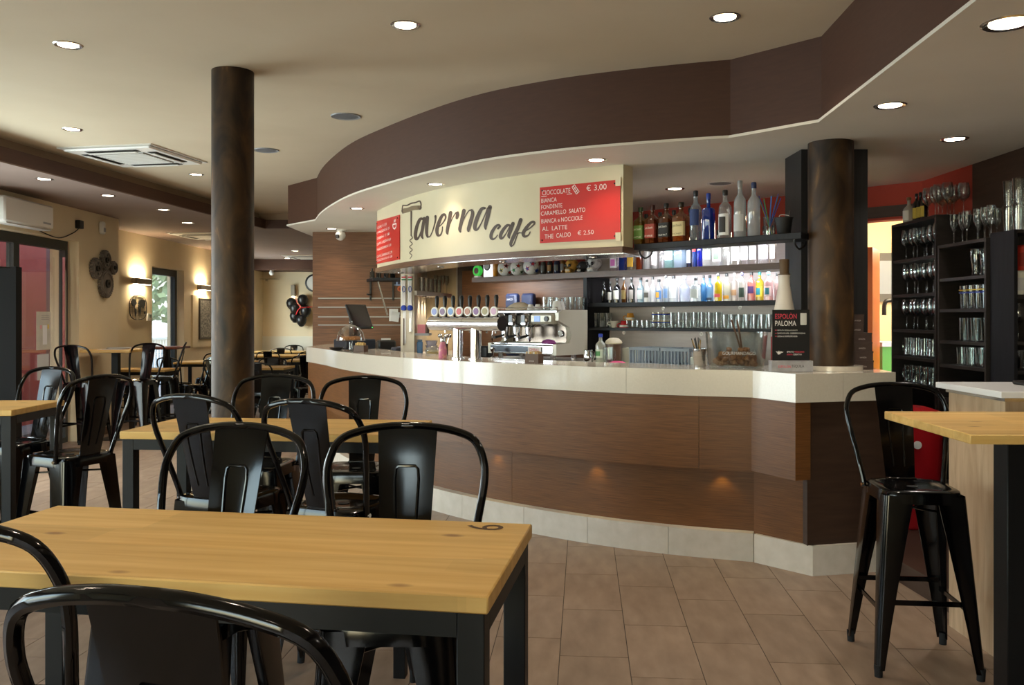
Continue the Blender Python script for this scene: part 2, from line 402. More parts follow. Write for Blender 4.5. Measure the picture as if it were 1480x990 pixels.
# far part of the street wall
XR = -5.8
wf = MB()
for (y0, y1, z0, z1) in ((11.53, 14.05, 0, H_L), (14.05, 15.42, 2.32, H_L), (15.42, 17.7, 0, H_L), (17.7, 19.4, 0, 1.0), (17.7, 19.4, 2.35, H_L), (19.4, 20.4, 0, H_L)):
    wf.box(XR-0.3, XR, y0, y1, z0, z1)
wf.box(XR, XL-0.35, 11.45, 11.53, 0, H_L)
struct(wf.build('wall_left_far', M_cream, smooth=False))
glazing('door_2', XR-0.16, [14.05, 15.40], 0.0, 2.32, 0.09, 'dark framed glass door between the wall lights')
glazing('window_2', XR-0.2, [17.7, 19.4], 1.0, 2.35)
struct(bxo('trim_1', M_cream, XR, XR+0.035, 15.75, 17.5, 0.95, 1.90), 'raised cream wall panel behind the picture')
struct(bxo('wall_back', M_cream, -6.1, 0.7, 20.3, 20.5, 0, H_L))
struct(bxo('trim_2', mat('wainscot_white', (222, 216, 198), 0.6), -5.8, 0.6, 20.26, 20.30, 0, 1.06), 'white wainscot on the far wall')
struct(bxo('wall_far_right', M_cream, 0.6, 0.75, 11.0, 20.4, 0, H_L))
# wood-clad wall behind the till
ww = struct(bxo('wall_till', M_woodv, -2.47, -1.14, 10.80, 11.1, 0, H_S), 'wood-clad wall behind the till')
for z in (1.72, 1.61, 1.49, 1.39):
    bxo('metal_strip', mat('strip_aluminium', (150, 146, 142), 0.45, 0.8), -2.40, -1.38, 10.788, 10.802, z, z+0.015, ww)
for k in range(1, 4):
    bxo('panel_joint', M_dark, -2.47, -1.14, 10.798, 10.801, 2.55-k*0.42, 2.553-k*0.42, ww)
# wing wall with the alcove
struct(bxo('wall_wing', nmat('wing_cream', (222, 212, 190), (228, 219, 199), nscale=3, rough=0.6), -1.15, -1.01, 9.0, 10.8, 0, H_S), 'pale wing wall with hanging cloths')
struct(bxo('wall_alcove', M_cream, -1.01, -0.55, 10.35, 10.5, 0, H_S))
struct(bxo('trim_3', M_white, -0.66, -0.60, 10.28, 10.36, 0, H_S))
# right wall, slanted back wall of the bar, rear wall
struct(bxo('wall_right', M_dark, 3.2, 3.4, -3.7, 6.06, 0, H_S+0.1), 'dark brown wall behind the glass racks')
struct(bxo('wall_right_red', M_red, 3.2, 3.4, 6.06, 6.95, 0, H_S+0.1))
b = MB(); b.M = Matrix.Translation((-1.0, 11.0, 0)) @ Matrix.Rotation(-PI/4, 4, 'Z')
b.box(0, 5.22, 0, 0.15, 0, H_S+0.1); b.box(5.22, 5.95, 0, 0.15, 2.27, H_S+0.1)
wb = struct(b.build('wall_bar_back', M_red, smooth=False), 'red slanted wall at the back of the bar')
b = MB(); b.M = Matrix.Translation((-1.0, 11.0, 0)) @ Matrix.Rotation(-PI/4, 4, 'Z'); b.box(4.9, 5.95, -0.012, 0.0, 2.29, 2.38); b.build('door_head', M_dark, wb, smooth=False)
wr = MB()
for (x0, x1, z0, z1) in ((-5.6, -4.4, 0, H_C), (-4.4, -0.8, 0, 0.5), (-4.4, -0.8, 2.4, H_C), (-0.8, 3.5, 0, H_C)): wr.box(x0, x1, -3.9, -3.7, z0, z1)
struct(wr.build('wall_rear', M_cream, smooth=False))
w3 = struct(bxo('window_3', M_frame, -4.4, -0.8, -3.83, -3.77, 2.32, 2.40)); bxo('pane', M_pane, -4.4, -0.8, -3.805, -3.795, 0.5, 2.3195, w3)
struct(bxo('wall_dark_brown', M_dark, -0.60, 0.02, 9.62, 9.75, 0, H_S), 'dark brown wall beside the alcove')
# kitchen beyond the opening
M_kit = mat('kitchen_wall', (236, 218, 170), 0.7)
struct(bxo('wall_kitchen', M_kit, 2.4, 5.2, 9.0, 9.2, -0.1, 2.6)); struct(bxo('wall_kitchen_side', M_kit, 5.0, 5.2, 5.5, 9.2, -0.1, 2.6))
struct(bxo('floor_kitchen', M_tile, 2.2, 5.2, 6.6, 9.2, -0.1, 0.0)); struct(bxo('ceiling_kitchen', M_white, 2.2, 5.2, 6.9, 9.2, 2.57, 2.6))
# raised floor behind the bar
struct(MB().prism([(2.16, 5.08), (2.20, 4.3), (3.19, 4.3), (3.19, 6.6), (2.4, 7.4), (-0.2, 9.5), (-1.0, 9.5), (-1.0, 8.9), (1.2, 6.9)], -0.001, 0.12).build('floor_bar', M_dark, smooth=False))
# outdoors
struct(bxo('ground_outside', nmat('paving_outside', (150, 146, 140), (170, 166, 160), nscale=3, rough=0.9), -40, -5.5, -10, 45, -0.25, -0.06))
xw = struct(bxo('exterior_wall_1', M_redx, -7.3, -7.0, 4.0, 13.1, -0.06, 4.2), 'red rendered wall outside the street door')
struct(bxo('exterior_wall_2', nmat('exterior_grey', (150, 104, 98), (160, 114, 108), nscale=4, rough=0.9), -7.4, -7.05, 13.1, 14.1, -0.06, 4.2), 'greyer end of the red wall outside')
struct(bxo('exterior_pillar', M_redx, -7.08, -7.0, 18.15, 19.6, -0.06, 4.2), 'red pillar outside the far door')

# columns
def column(name, x, y, r, z0, z1, label):
    o = MB().cyl((0, 0, z0), (0, 0, z1), r, n=40).build(name, M_col, loc=(x, y, 0)); tag(o, label, 'column'); return o
c1 = column('bronze_column', -1.745, 5.45, 0.128, 0, H_C, 'rust-brown round column rising behind the middle table')
MB().lathe([(0.128, 0), (0.15, 0), (0.15, 0.01), (0.13, 0.014)], 30, cap=False).build('foot_collar', M_col, c1)
c2 = column('bronze_column', 1.945, 5.32, 0.133, 1.165, H_S, 'rust-brown round column standing on the bar counter')
MB().lathe([(0.133, 1.166), (0.185, 1.166), (0.185, 1.195), (0.133, 1.195)], 36, cap=False).build('base_ring', M_stone, c2)

# ------------------------------------------------------------------ downlights
def downlight(x, y, z, label, r=0.055, energy=26, lamp=True, color=(1.0, 0.83, 0.62), group='recessed ceiling spotlights', ang=125):
    t = thing('recessed_spotlight', label, 'ceiling light', (x, y, z), 0, group)
    MB().lathe([(r*1.0, -0.001), (r*1.32, -0.006), (r*1.45, -0.001), (r*1.45, 0.004)], 22, cap=False).build('trim_ring', M_steel, t)
    MB().lathe([(1e-4, -0.003), (r*1.0, -0.003)], 20, cap=False).build('lens', M_led, t)
    if lamp:
        l = bpy.data.lights.new('spot_lamp', 'SPOT'); l.energy = energy; l.color = color; l.spot_size = math.radians(ang); l.spot_blend = 0.75; l.shadow_soft_size = 0.05
        o = bpy.data.objects.new('spot_lamp', l); o.location = (0, 0, -0.012); COL.objects.link(o); o.parent = t
    return t
downlight(-2.50, 4.91, H_C, 'round spotlight in the main ceiling at the far upper left of the picture', energy=44)
downlight(-0.56, 4.58, H_C, 'round spotlight in the main ceiling near the top middle', energy=44)
downlight(1.09, 4.46, H_C, 'round spotlight in the main ceiling near the brown bulkhead corner', energy=44)
downlight(-3.58, 7.10, H_C, 'round spotlight in the main ceiling just before the ceiling air conditioner', energy=44)
downlight(-3.38, 9.33, H_C, 'round spotlight in the main ceiling between air conditioner and column', energy=44)
for i, (x, y) in enumerate(((-2.5, 1.6), (-0.6, 1.5), (1.0, 1.5), (-2.5, -1.6), (-0.6, -1.6), (1.0, -1.6))):  # unseen lamps added behind the camera to light the room
    downlight(x, y, H_C, '%s added unseen spotlight in the main ceiling behind the camera' % ORD[i], energy=44)
for (x, y, w) in ((-4.40, 8.2, 'nearest'), (-4.31, 9.3, 'second nearest'), (-4.2, 10.5, 'third nearest'), (-4.44, 11.95, 'fourth nearest'), (-4.2, 16.9, 'farthest')):
    downlight(x, y, H_L, '%s round spotlight in the low brown ceiling on the left' % w, energy=34)
for (x, y, lb) in ((-2.2, 14.5, 'added unseen spotlight brightening the far room behind the wood-clad wall, nearer one'), (-2.2, 17.5, 'added unseen spotlight brightening the far room behind the wood-clad wall, farther one'), (-5.0, 16.0, 'added spotlight brightening the far room, hidden behind the tall column'), (-4.9, 19.0, 'added spotlight brightening the far room, just before the far beam')):
    downlight(x, y, H_L, lb, energy=40)  # extra lamps added to brighten the far room
CW = (1.0, 0.9, 0.78)
downlight(1.80, 3.16, H_S, 'largest round spotlight under the bar bulkhead at the right edge', color=CW, r=0.065)
downlight(1.90, 4.38, H_S, 'round spotlight under the bulkhead in front of the right column', color=CW)
downlight(2.64, 5.20, H_S, 'round spotlight under the bulkhead near the glass racks', color=CW)
downlight(0.57, 5.89, H_S, 'round spotlight over the red chocolate menu board', r=0.05, energy=11)
downlight(-0.61, 6.95, H_S, 'round spotlight over the painted sign lettering', r=0.05, energy=11)
downlight(-1.51, 8.48, H_S, 'round spotlight over the left red price board', r=0.05, energy=11)
downlight(-2.15, 10.4, H_S, 'round spotlight beside the white dome camera', r=0.05)
downlight(1.345, 7.2, H_S, 'round spotlight above the whiskey bottle shelf', color=CW)
downlight(1.8, 0.6, H_S, 'added unseen spotlight under the bulkhead behind the camera', color=CW)  # out of view, added for lighting
def speaker(x, y, z, label, m, r=0.11):
    t = thing('ceiling_speaker', label, 'speaker', (x, y, z))
    MB().lathe([(r*0.86, -0.004), (r, -0.008), (r*1.05, 0.0), (r*1.05, 0.003)], 28, cap=False).build('rim', m, t)
    MB().lathe([(1e-4, -0.007), (r*0.5, -0.006), (r*0.86, -0.004)], 24, cap=False).build('grille', nmat('speaker_grille', (96, 98, 102), (120, 122, 126), nscale=160, rough=0.7), t)
speaker(-1.265, 6.64, H_C, 'round grey ceiling speaker nearer the bulkhead curve', M_alu)
speaker(-2.25, 7.98, H_C, 'round grey ceiling speaker beside the tall column', M_alu)
speaker(1.65, 6.9, H_S, 'round white ceiling speaker above the bottle shelf', M_plw, 0.10)
def cassette(x, y, z, rz, label, s=0.47):
    t = thing('ceiling_air_conditioner', label, 'air conditioner', (x, y, z), rz, 'ceiling cassette air conditioners')
    b = MB(); b.lathe([(s*1.30, -0.004), (s*1.414, -0.012), (s*1.414, 0.002)], 4, a0=PI/4, a1=PI/4+2*PI); b.box(-s*0.93, s*0.93, -s*0.93, s*0.93, -0.03, -0.002, 0.012); b.build('panel', M_plw, t, angle=20)
    g = bxo('grille', mat('grille_grey', (150, 146, 138), 0.6), -s*0.52, s*0.52, -s*0.52, s*0.52, -0.040, -0.028, t)
    for k in range(12):
        bxo('grille_bar', M_plw, -s*0.5, s*0.5, -s*0.5+k*s*0.088, -s*0.5+k*s*0.088+0.012, -0.044, -0.038, g)
    for k in range(4):
        o = MB().box(-s*0.55, s*0.55, s*0.63, s*0.80, -0.034, -0.028).build('air_slot', mat('slot_dark', (60, 58, 54), 0.7), t); o.rotation_euler = (0, 0, k*PI/2)
        f = MB().box(-s*0.52, s*0.52, s*0.66, s*0.76, -0.050, -0.044).build('flap', M_plw, o)
    return t
cassette(-3.55, 8.22, H_C, math.radians(-11), 'white square ceiling air conditioner in the main ceiling')
cassette(-4.75, 13.7, H_L, math.radians(-8), 'white square air conditioner in the low ceiling behind the column')
cassette(-4.3, 18.4, H_L, 0, 'farthest white square air conditioner near the back wall')
# ================================================================== BAR COUNTER
Z_T, Z_B = 1.165, 1.003
CUR = [tuple(p[:2]) for p in spline([(-2.17, 9.42, 0), (-2.04, 9.16, 0), (-1.86, 8.78, 0), (-1.60, 8.18, 0), (-1.25, 7.53, 0), (-0.87, 6.97, 0), (-0.45, 6.47, 0), (0.0, 6.05, 0), (0.50, 5.68, 0), (0.98, 5.42, 0), (1.45, 5.25, 0)], 6)]
def nrm(poly, i):
    a = Vector(poly[max(i-1, 0)]); b = Vector(poly[min(i+1, len(poly)-1)]); t = (b-a).normalized(); return Vector((-t.y, t.x))  # towards the bartender
def offset(poly, d): return [(p[0]+nrm(poly, i).x*d, p[1]+nrm(poly, i).y*d) for i, p in enumerate(poly)]
def px_of(p): return 740+F*p[0]/p[1]
bar = thing('bar_counter', 'long curved bar counter with white stone top and dark wood front', 'bar counter', (0, 0, 0))
def band(front, back, z0, z1):
    """solid between two matching polylines"""
    b = MB(); n = len(front)
    vs = [(p[0], p[1], z0) for p in front]+[(p[0], p[1], z0) for p in back]+[(p[0], p[1], z1) for p in front]+[(p[0], p[1], z1) for p in back]
    fs = []
    for i in range(n-1):
        fs += [(i, i+n, i+n+1, i+1), (2*n+i, 2*n+i+1, 3*n+i+1, 3*n+i), (i, i+1, 2*n+i+1, 2*n+i), (n+i, 3*n+i, 3*n+i+1, n+i+1)]
    fs += [(0, 2*n, 3*n, n), (n-1, 2*n-1, 4*n-1, 3*n-1)]
    return b.add(vs, fs)
def pieces(poly, cuts, gap=0.0):
    """split a polyline at picture columns, adding exact end points"""
    xs = [px_of(p) for p in poly]; out = []; cur = [poly[0]]; ci = 0
    for i in range(1, len(poly)):
        while ci < len(cuts) and xs[i-1] < cuts[ci] <= xs[i]:
            t = (cuts[ci]-xs[i-1])/(xs[i]-xs[i-1]); q = (poly[i-1][0]+(poly[i][0]-poly[i-1][0])*t, poly[i-1][1]+(poly[i][1]-poly[i-1][1])*t)
            cur.append(q); out.append(cur); cur = [q]; ci += 1
        cur.append(poly[i])
    out.append(cur)
    for k, sg_ in enumerate(out):      # open a hairline joint between neighbouring pieces
        if gap and k > 0:
            d = (Vector(sg_[1])-Vector(sg_[0])).normalized()*gap; sg_[0] = (sg_[0][0]+d.x, sg_[0][1]+d.y)
        if gap and k < len(out)-1:
            d = (Vector(sg_[-2])-Vector(sg_[-1])).normalized()*gap; sg_[-1] = (sg_[-1][0]+d.x, sg_[-1][1]+d.y)
    return out
A_, B_, C_ = (1.45, 5.25), (1.60, 4.92), (2.24, 5.09)
# stone top: slabs with hairline joints
for seg in pieces(CUR, [583, 905], 0.0012):
    band(seg, offset(seg, 0.55), Z_B, Z_T).build('stone_slab', M_stone, bar, angle=30)
MB().prism([A_, B_, (1.76, 5.86), offset(CUR, 0.55)[-1]], Z_B, Z_T).build('stone_slab', M_stone, bar, smooth=False)
MB().prism([B_, (1.90, 5.0), (2.0, 5.80), (1.76, 5.86)], Z_B, Z_T).build('stone_slab', M_stone, bar, smooth=False)
MB().prism([(1.901, 5.0), C_, (2.30, 5.72), (2.0, 5.80)], Z_B, Z_T).build('stone_slab', M_stone, bar, smooth=False)
# slab return at the till end
MB().prism([CUR[0], (-2.27, 9.62), (-2.27, 10.78), (-1.7, 10.78), offset(CUR, 0.55)[0]], Z_B, Z_T).build('stone_slab', M_stone, bar, smooth=False)
# wood front: proud upper panels, recessed lower panels, stone skirting
UP = offset(CUR, 0.012); LO = offset(CUR, 0.115); SK = offset(CUR, 0.045)
for seg in pieces(UP, [668, 1010], 0.001):
    band(seg, offset(seg, 0.10), 0.555, Z_B-0.001).build('wood_panel', M_wood, bar, angle=30)
for seg in pieces(LO, [740], 0.001):
    band(seg, offset(seg, 0.04), 0.17, 0.58).build('wood_panel', M_wood, bar, angle=30)
for seg in pieces(SK, [583, 668, 757, 849, 966], 0.0016):
    band(seg, offset(seg, 0.09), 0.0, 0.172).build('skirting_stone', M_skirt, bar, angle=30)
def wallseg(p, q, z0, z1, name, m, th=0.09):
    t = Vector((q[0]-p[0], q[1]-p[1])).normalized(); n = (-t.y*th, t.x*th)
    return MB().prism([p, q, (q[0]+n[0], q[1]+n[1]), (p[0]+n[0], p[1]+n[1])], z0, z1).build(name, m, bar, smooth=False)
Au, Bu, Cu = (1.445, 5.262), (1.604, 4.935), (2.22, 5.10)
Al, Bl, Cl = (1.475, 5.315), (1.72, 5.03), (2.20, 5.13)
As, Bs, Cs = (1.467, 5.285), (1.725, 5.0), (2.19, 5.10)
wallseg(Au, Bu, 0.56, Z_B-0.001, 'wood_panel', M_wood); wallseg(Bu, (1.70, 4.965), 0.56, Z_B-0.001, 'wood_panel', M_wood)
wallseg(Al, Bl, 0.17, 0.58, 'wood_panel', M_wood); wallseg((1.70, 5.02), Cl, 0.17, Z_B-0.001, 'end_panel', M_dark)
wallseg(As, Bs, 0.0, 0.172, 'skirting_stone', M_skirt); wallseg(Bs, Cs, 0.0, 0.172, 'skirting_stone', M_skirt)
MB().prism([(-2.25, 9.62), (-2.20, 9.62), (-2.20, 10.78), (-2.25, 10.78)], 0, Z_B-0.001).build('end_panel', M_wood, bar, smooth=False)
MB().prism([(-2.25, 9.62), (-2.15, 9.42), (-2.12, 9.46), (-2.2, 9.66)], 0, Z_B-0.001).build('end_panel', M_wood, bar, smooth=False)
wallseg(Cl, (2.26, 5.70), 0.0, Z_B-0.001, 'end_panel', M_dark)
# little amber lamps under the step of the front
M_amber = mat('amber_lamp', (255, 200, 90), 0.5, emit=(255, 190, 70), estr=3)
for px in (560, 706, 854, 1042):
    seg = pieces(UP, [px])[0]; q = seg[-1]; n = nrm(UP, len(seg)-1)
    o = MB().cyl((0, 0, 0.0105), (0, 0, 0.0123), 0.016, n=12).build('step_lamp', M_amber, bar, (q[0]+n.x*0.055, q[1]+n.y*0.055, 0.5425))
    l = bpy.data.lights.new('step_glow', 'SPOT'); l.energy = 0.7; l.color = (1, 0.74, 0.2); l.spot_size = math.radians(100); l.spot_blend = 0.6; l.shadow_soft_size = 0.01
    lo = bpy.data.objects.new('step_glow', l); lo.location = (q[0]+n.x*0.055, q[1]+n.y*0.055, 0.538); COL.objects.link(lo)

# ================================================================== SIGN FASCIA
FAS = [tuple(p[:2]) for p in spline([(-1.345, 8.70, 0), (-1.10, 8.10, 0), (-0.83, 7.56, 0), (-0.507, 7.09, 0), (-0.12, 6.68, 0), (0.32, 6.33, 0), (0.774, 6.06, 0)], 6)]
Z_F0, Z_F1 = 1.98, H_S
fas = thing('sign_fascia', 'curved cream sign board hanging over the bar with brown script lettering', 'sign', (0, 0, 0))
FB = offset(FAS, 0.18); FB[-1] = (0.855, 6.17); FB[0] = (-1.17, 8.76)
band(FAS, FB, Z_F0, Z_F1).build('cream_board', M_sign, fas, angle=30)
VF = offset(FAS, -0.02); VB = offset(FAS, 0.40); VB[-1] = (0.95, 6.30)
vo = band(VF, VB, 1.935, Z_F0-0.0005).build('wood_valance', nmat('valance_veneer', (92, 64, 46), (112, 80, 58), scale=(2, 2, 20), nscale=4, rough=0.4), fas, angle=30)
band(offset(FAS, 0.0), offset(FAS, 0.38), 1.930, 1.936).build('steel_soffit', M_steel, vo, angle=30)
for i, px in enumerate((579, 637, 727, 857)):
    s = pieces(offset(FAS, 0.20), [px])[0][-1]
    downlight(s[0], s[1], 1.929, '%s small spotlight from the left under the sign valance' % ORD[i], r=0.022, energy=12, color=(1, 0.95, 0.88), group='small valance spotlights')
# map a picture point of the sign to the board surface
def fas_pt(px, py, d=-0.0015):
    k = (px-740)/F
    for (x0, y0), (x1, y1) in zip(FAS[:-1], FAS[1:]):
        den = (x1-x0)-k*(y1-y0); t = (k*y0-x0)/den
        if -1e-6 <= t <= 1+1e-6 or ((x1, y1) == FAS[-1] and t > 1) or ((x0, y0) == FAS[0] and t < 0):
            Y = y0+(y1-y0)*t; X = x0+(x1-x0)*t; n = Vector((-(y1-y0), x1-x0)).normalized()
            return (X+n.x*d, Y+n.y*d, EYE+(HOR-py)*Y/F)
    return (0, 0, 0)
SZ = 1480/240.0
def sg(x, y, d=-0.0015): return fas_pt(540+x/SZ, 270+y/SZ, d)
def stroke(b, pts, ws, sub=6, d=-0.0015):
    P = spline([(p[0], p[1], 0) for p in pts], sub); n = len(P); m = len(ws)
    W = []
    for i in range(n):
        t = i/(n-1)*(m-1); a = int(min(t, m-2)); W.append(ws[a]+(ws[a+1]-ws[a])*(t-a)) if m > 1 else W.append(ws[0])
    L = []; R = []
    for i in range(n):
        t = (P[min(i+1, n-1)]-P[max(i-1, 0)]).normalized(); nx, ny = -t.y*W[i]/2, t.x*W[i]/2
        L.append((P[i].x+nx, P[i].y+ny)); R.append((P[i].x-nx, P[i].y-ny))
    vs = [sg(p[0], p[1], d) for p in L]+[sg(p[0], p[1], d) for p in R]
    b.add(vs, [(i, i+1, n+i+1, n+i) for i in range(n-1)])
    for e, w in ((P[0], W[0]), (P[-1], W[-1])):
        c = [sg(e.x+w/2*math.cos(2*PI*k/10), e.y+w/2*math.sin(2*PI*k/10), d) for k in range(10)]
        b.add(c, [tuple(range(10))])
LET = {
 'letter_a': [([(442, 287), (415, 290), (388, 350), (374, 420), (378, 462), (398, 458), (422, 405), (440, 330), (446, 290)], [16, 22, 24, 22, 12, 8, 8]), ([(454, 282), (438, 370), (430, 430), (440, 460)], [22, 22, 20, 10])],
 'letter_v': [([(480, 272), (475, 345), (474, 410), (482, 446)], [24, 24, 22, 14]), ([(482, 446), (505, 440), (532, 380), (552, 305), (553, 262)], [12, 8, 8, 12, 16])],
 'letter_e': [([(572, 365), (612, 330), (643, 280), (636, 248), (612, 258), (584, 315), (566, 380), (572, 428), (595, 430), (612, 395), (615, 358)], [7, 8, 12, 16, 20, 25, 25, 20, 12, 9, 8])],
 'letter_r': [([(688, 230), (672, 315), (657, 395), (660, 420)], [25, 25, 22, 12]), ([(668, 365), (700, 290), (732, 235), (752, 228)], [7, 7, 9, 12]), ([(752, 228), (750, 250), (744, 278)], [16, 26, 20])],
 'letter_n': [([(806, 212), (787, 300), (770, 375), (775, 402)], [26, 26, 24, 12]), ([(775, 370), (815, 270), (850, 215), (876, 208)], [7, 7, 8, 14]), ([(876, 208), (884, 240), (866, 310), (848, 372), (846, 395)], [16, 24, 26, 24, 14])],
 'letter_a.001': [([(992, 190), (962, 200), (926, 272), (904, 345), (908, 380), (930, 375), (965, 315), (1000, 235), (1015, 190)], [16, 24, 28, 26, 16, 9, 8, 9]), ([(1038, 180), (1015, 275), (998, 345), (1000, 376)], [28, 27, 24, 12])],
 'letter_c': [([(1110, 372), (1126, 352), (1112, 340), (1084, 360), (1053, 412), (1048, 452), (1066, 467), (1090, 452), (1105, 430)], [14, 16, 14, 20, 24, 22, 14, 9, 7])],
 'letter_a.002': [([(1216, 344), (1190, 345), (1155, 385), (1133, 430), (1136, 458), (1156, 452), (1188, 405), (1214, 352)], [14, 20, 24, 24, 14, 8, 8]), ([(1243, 328), (1222, 388), (1206, 435), (1212, 456)], [25, 25, 22, 10])],
 'letter_f': [([(1312, 294), (1287, 365), (1248, 445), (1224, 505), (1228, 532)], [26, 26, 26, 22, 10]), ([(1228, 532), (1250, 512), (1272, 455), (1290, 412)], [9, 9, 8, 7]), ([(1282, 418), (1300, 410), (1324, 413)], [7, 10, 6])],
 'letter_e.001': [([(1342, 402), (1392, 370), (1432, 332), (1428, 312), (1400, 322), (1360, 368), (1334, 414), (1346, 442), (1378, 432), (1396, 402)], [7, 9, 13, 16, 18, 24, 24, 18, 11, 8])],
}
for nm, st in LET.items():
    b = MB()
    for k, (pts, ws) in enumerate(st): stroke(b, pts, [w*1.3 for w in ws], d=-0.0015-0.0004*k)
    b.build(nm.split('.')[0], M_text, fas, smooth=False)
b = MB()   # corkscrew drawn as the capital T
stroke(b, [(262, 165), (300, 165), (335, 148), (375, 140), (412, 128), (424, 160), (414, 200)], [10, 12, 14, 12, 14, 12, 10])
stroke(b, [(262, 165), (256, 200), (262, 238)], [10, 10, 8])
b.build('corkscrew_outline', M_text, fas, smooth=False)
b = MB(); stroke(b, [(268, 215), (310, 205), (350, 190), (412, 185)], [44, 40, 40, 40], d=-0.001); b.build('corkscrew_handle', mat('sign_taupe', (126, 110, 84), 0.5), fas, smooth=False)
b = MB(); stroke(b, [(337, 222), (336, 330), (335, 435)], [16, 13, 10]); stroke(b, [(335, 432), (347, 455), (324, 480), (347, 508), (322, 535), (346, 562), (322, 588), (342, 610), (326, 640)], [8, 8, 8, 6], 5)
b.build('corkscrew_worm', M_text, fas, smooth=False)

def menu_board(name, label, c4, lines, extra=None):
    """flat red board following the sign; c4 = picture corners TL, TR, BR, BL"""
    bo = thing(name, label, 'menu board')
    TLc, TRc, BRc, BLc = c4
    def q(u, v, d):   # u right 0..1, v up 0..1
        xb = BLc[0]+(BRc[0]-BLc[0])*u; yb = BLc[1]+(BRc[1]-BLc[1])*u; xt = TLc[0]+(TRc[0]-TLc[0])*u; yt = TLc[1]+(TRc[1]-TLc[1])*u
        return fas_pt(xb+(xt-xb)*v, yb+(yt-yb)*v, d)
    n = 10; vs = []; fs = []
    for d in (-0.010, -0.002):
        for v in (0, 1):
            for i in range(n+1): vs.append(q(i/n, v, d))
    m = n+1
    for i in range(n):
        fs += [(i, i+1, m+i+1, m+i), (2*m+i, 3*m+i, 3*m+i+1, 2*m+i+1), (i, 2*m+i, 2*m+i+1, i+1), (m+i, m+i+1, 3*m+i+1, 3*m+i)]
    fs += [(0, m, 3*m, 2*m), (n, 2*m+n, 3*m+n, m+n)]
    MB().add(vs, fs).build('panel', M_board, bo, angle=30)
    for (s, u, v, w, h, sl) in lines:
        text_on(s, w, h, lambda a, c, u=u, v=v, sl=sl: q(u+a, v+c+a*sl, -0.0115), 'chalk_line', M_chalk, bo, 0.0)
    for (u, v) in ((0.03, 0.05), (0.03, 0.94), (0.93, 0.05), (0.93, 0.94)):
        p = q(u, v, -0.012); MB().ico(p, 0.006, 8, 5).build('screw', M_blk, bo)
    return bo, q
Z2 = 9.0
def zz(x, y): return (770+x/Z2, 250+y/Z2)
mb, q = menu_board('menu_board', 'large red menu board with white chalk chocolate prices right of the sign lettering', [zz(102, 192), zz(1146, 86), zz(1146, 856), zz(102, 915)],
   [('CIOCCOLATE', 0.03, 0.855, 0.35, 0.085, 0.0), ('\u20ac 3,00', 0.58, 0.84, 0.25, 0.12, 0.0), ('BIANCA', 0.02, 0.72, 0.19, 0.075, 0.02), ('FONDENTE', 0.02, 0.605, 0.26, 0.075, 0.02), ('CARAMELLO  SALATO', 0.015, 0.49, 0.55, 0.075, 0.02),
    ('BIANCA e NOCCIOLE', 0.02, 0.35, 0.51, 0.075, 0.03), ('AL  LATTE', 0.03, 0.215, 0.31, 0.075, 0.02), ('THE', 0.06, 0.07, 0.11, 0.08, 0.04), ('CALDO', 0.205, 0.078, 0.18, 0.08, 0.04), ('\u20ac 2,50', 0.47, 0.09, 0.2, 0.09, 0.02)])
b = MB()
def rib(u0, v0, u1, v1, w):
    a = Vector((u1-u0, (v1-v0)*0.75)); a.normalize(); nx, ny = -a.y*w, a.x*w/0.75
    b.add([q(u0+nx, v0+ny, -0.0115), q(u1+nx, v1+ny, -0.0115), q(u1-nx, v1-ny, -0.0115), q(u0-nx, v0-ny, -0.0115)], [(0, 1, 2, 3)])
rib(0.02, 0.835, 0.40, 0.835, 0.004)
for (a0, c0, a1, c1) in ((0.40, 0.95, 0.43, 0.99), (0.43, 0.99, 0.49, 0.86), (0.49, 0.86, 0.455, 0.82), (0.455, 0.82, 0.40, 0.95), (0.42, 0.905, 0.455, 0.945), (0.44, 0.86, 0.475, 0.90), (0.415, 0.97, 0.472, 0.84)): rib(a0, c0, a1, c1, 0.004)
b.build('chocolate_doodle', M_chalk, mb, smooth=False)
for (u, v) in ((0.975, 0.965), (0.975, 0.035)):
    p = q(u, v, -0.012); o = MB().box(-0.02, 0.02, -0.003, 0.003, -0.03, 0.03).build('corner_chip', M_sign, mb, p); o.rotation_euler = (0, 0, math.radians(-32))
mb2, q = menu_board('menu_board', 'smaller red board with white chalk coffee prices at the left end of the sign', [(545.5, 320), (578.5, 310.5), (578.5, 375), (545.5, 381.5)],
   [('CAFFE  \u20ac 1,50', 0.05, 0.80, 0.40, 0.07, 0.10), ('CAPPUCCINO \u20ac 1,50', 0.03, 0.68, 0.55, 0.07, 0.09), ('GINSENG  \u20ac 1,80', 0.03, 0.55, 0.55, 0.07, 0.09), ('CAPPU. ORZO \u20ac 1,60', 0.03, 0.42, 0.6, 0.07, 0.08), ('MAROCCHINO \u20ac 1,70', 0.03, 0.29, 0.62, 0.07, 0.07),
    ('CAPPU. GINSENG \u20ac 1,70', 0.03, 0.13, 0.66, 0.07, 0.05), ('CIOCCOLATO \u20ac 1,50', 0.03, 0.04, 0.66, 0.06, 0.05)])
b = MB()
for (a0, c0, a1, c1) in ((0.72, 0.82, 0.88, 0.82), (0.72, 0.82, 0.74, 0.74), (0.88, 0.82, 0.86, 0.74), (0.74, 0.74, 0.80, 0.71), (0.86, 0.74, 0.80, 0.71), (0.78, 0.86, 0.80, 0.92), (0.82, 0.86, 0.84, 0.92)): rib(a0, c0, a1, c1, 0.012)
b.build('cup_doodle', M_chalk, mb2, smooth=False)
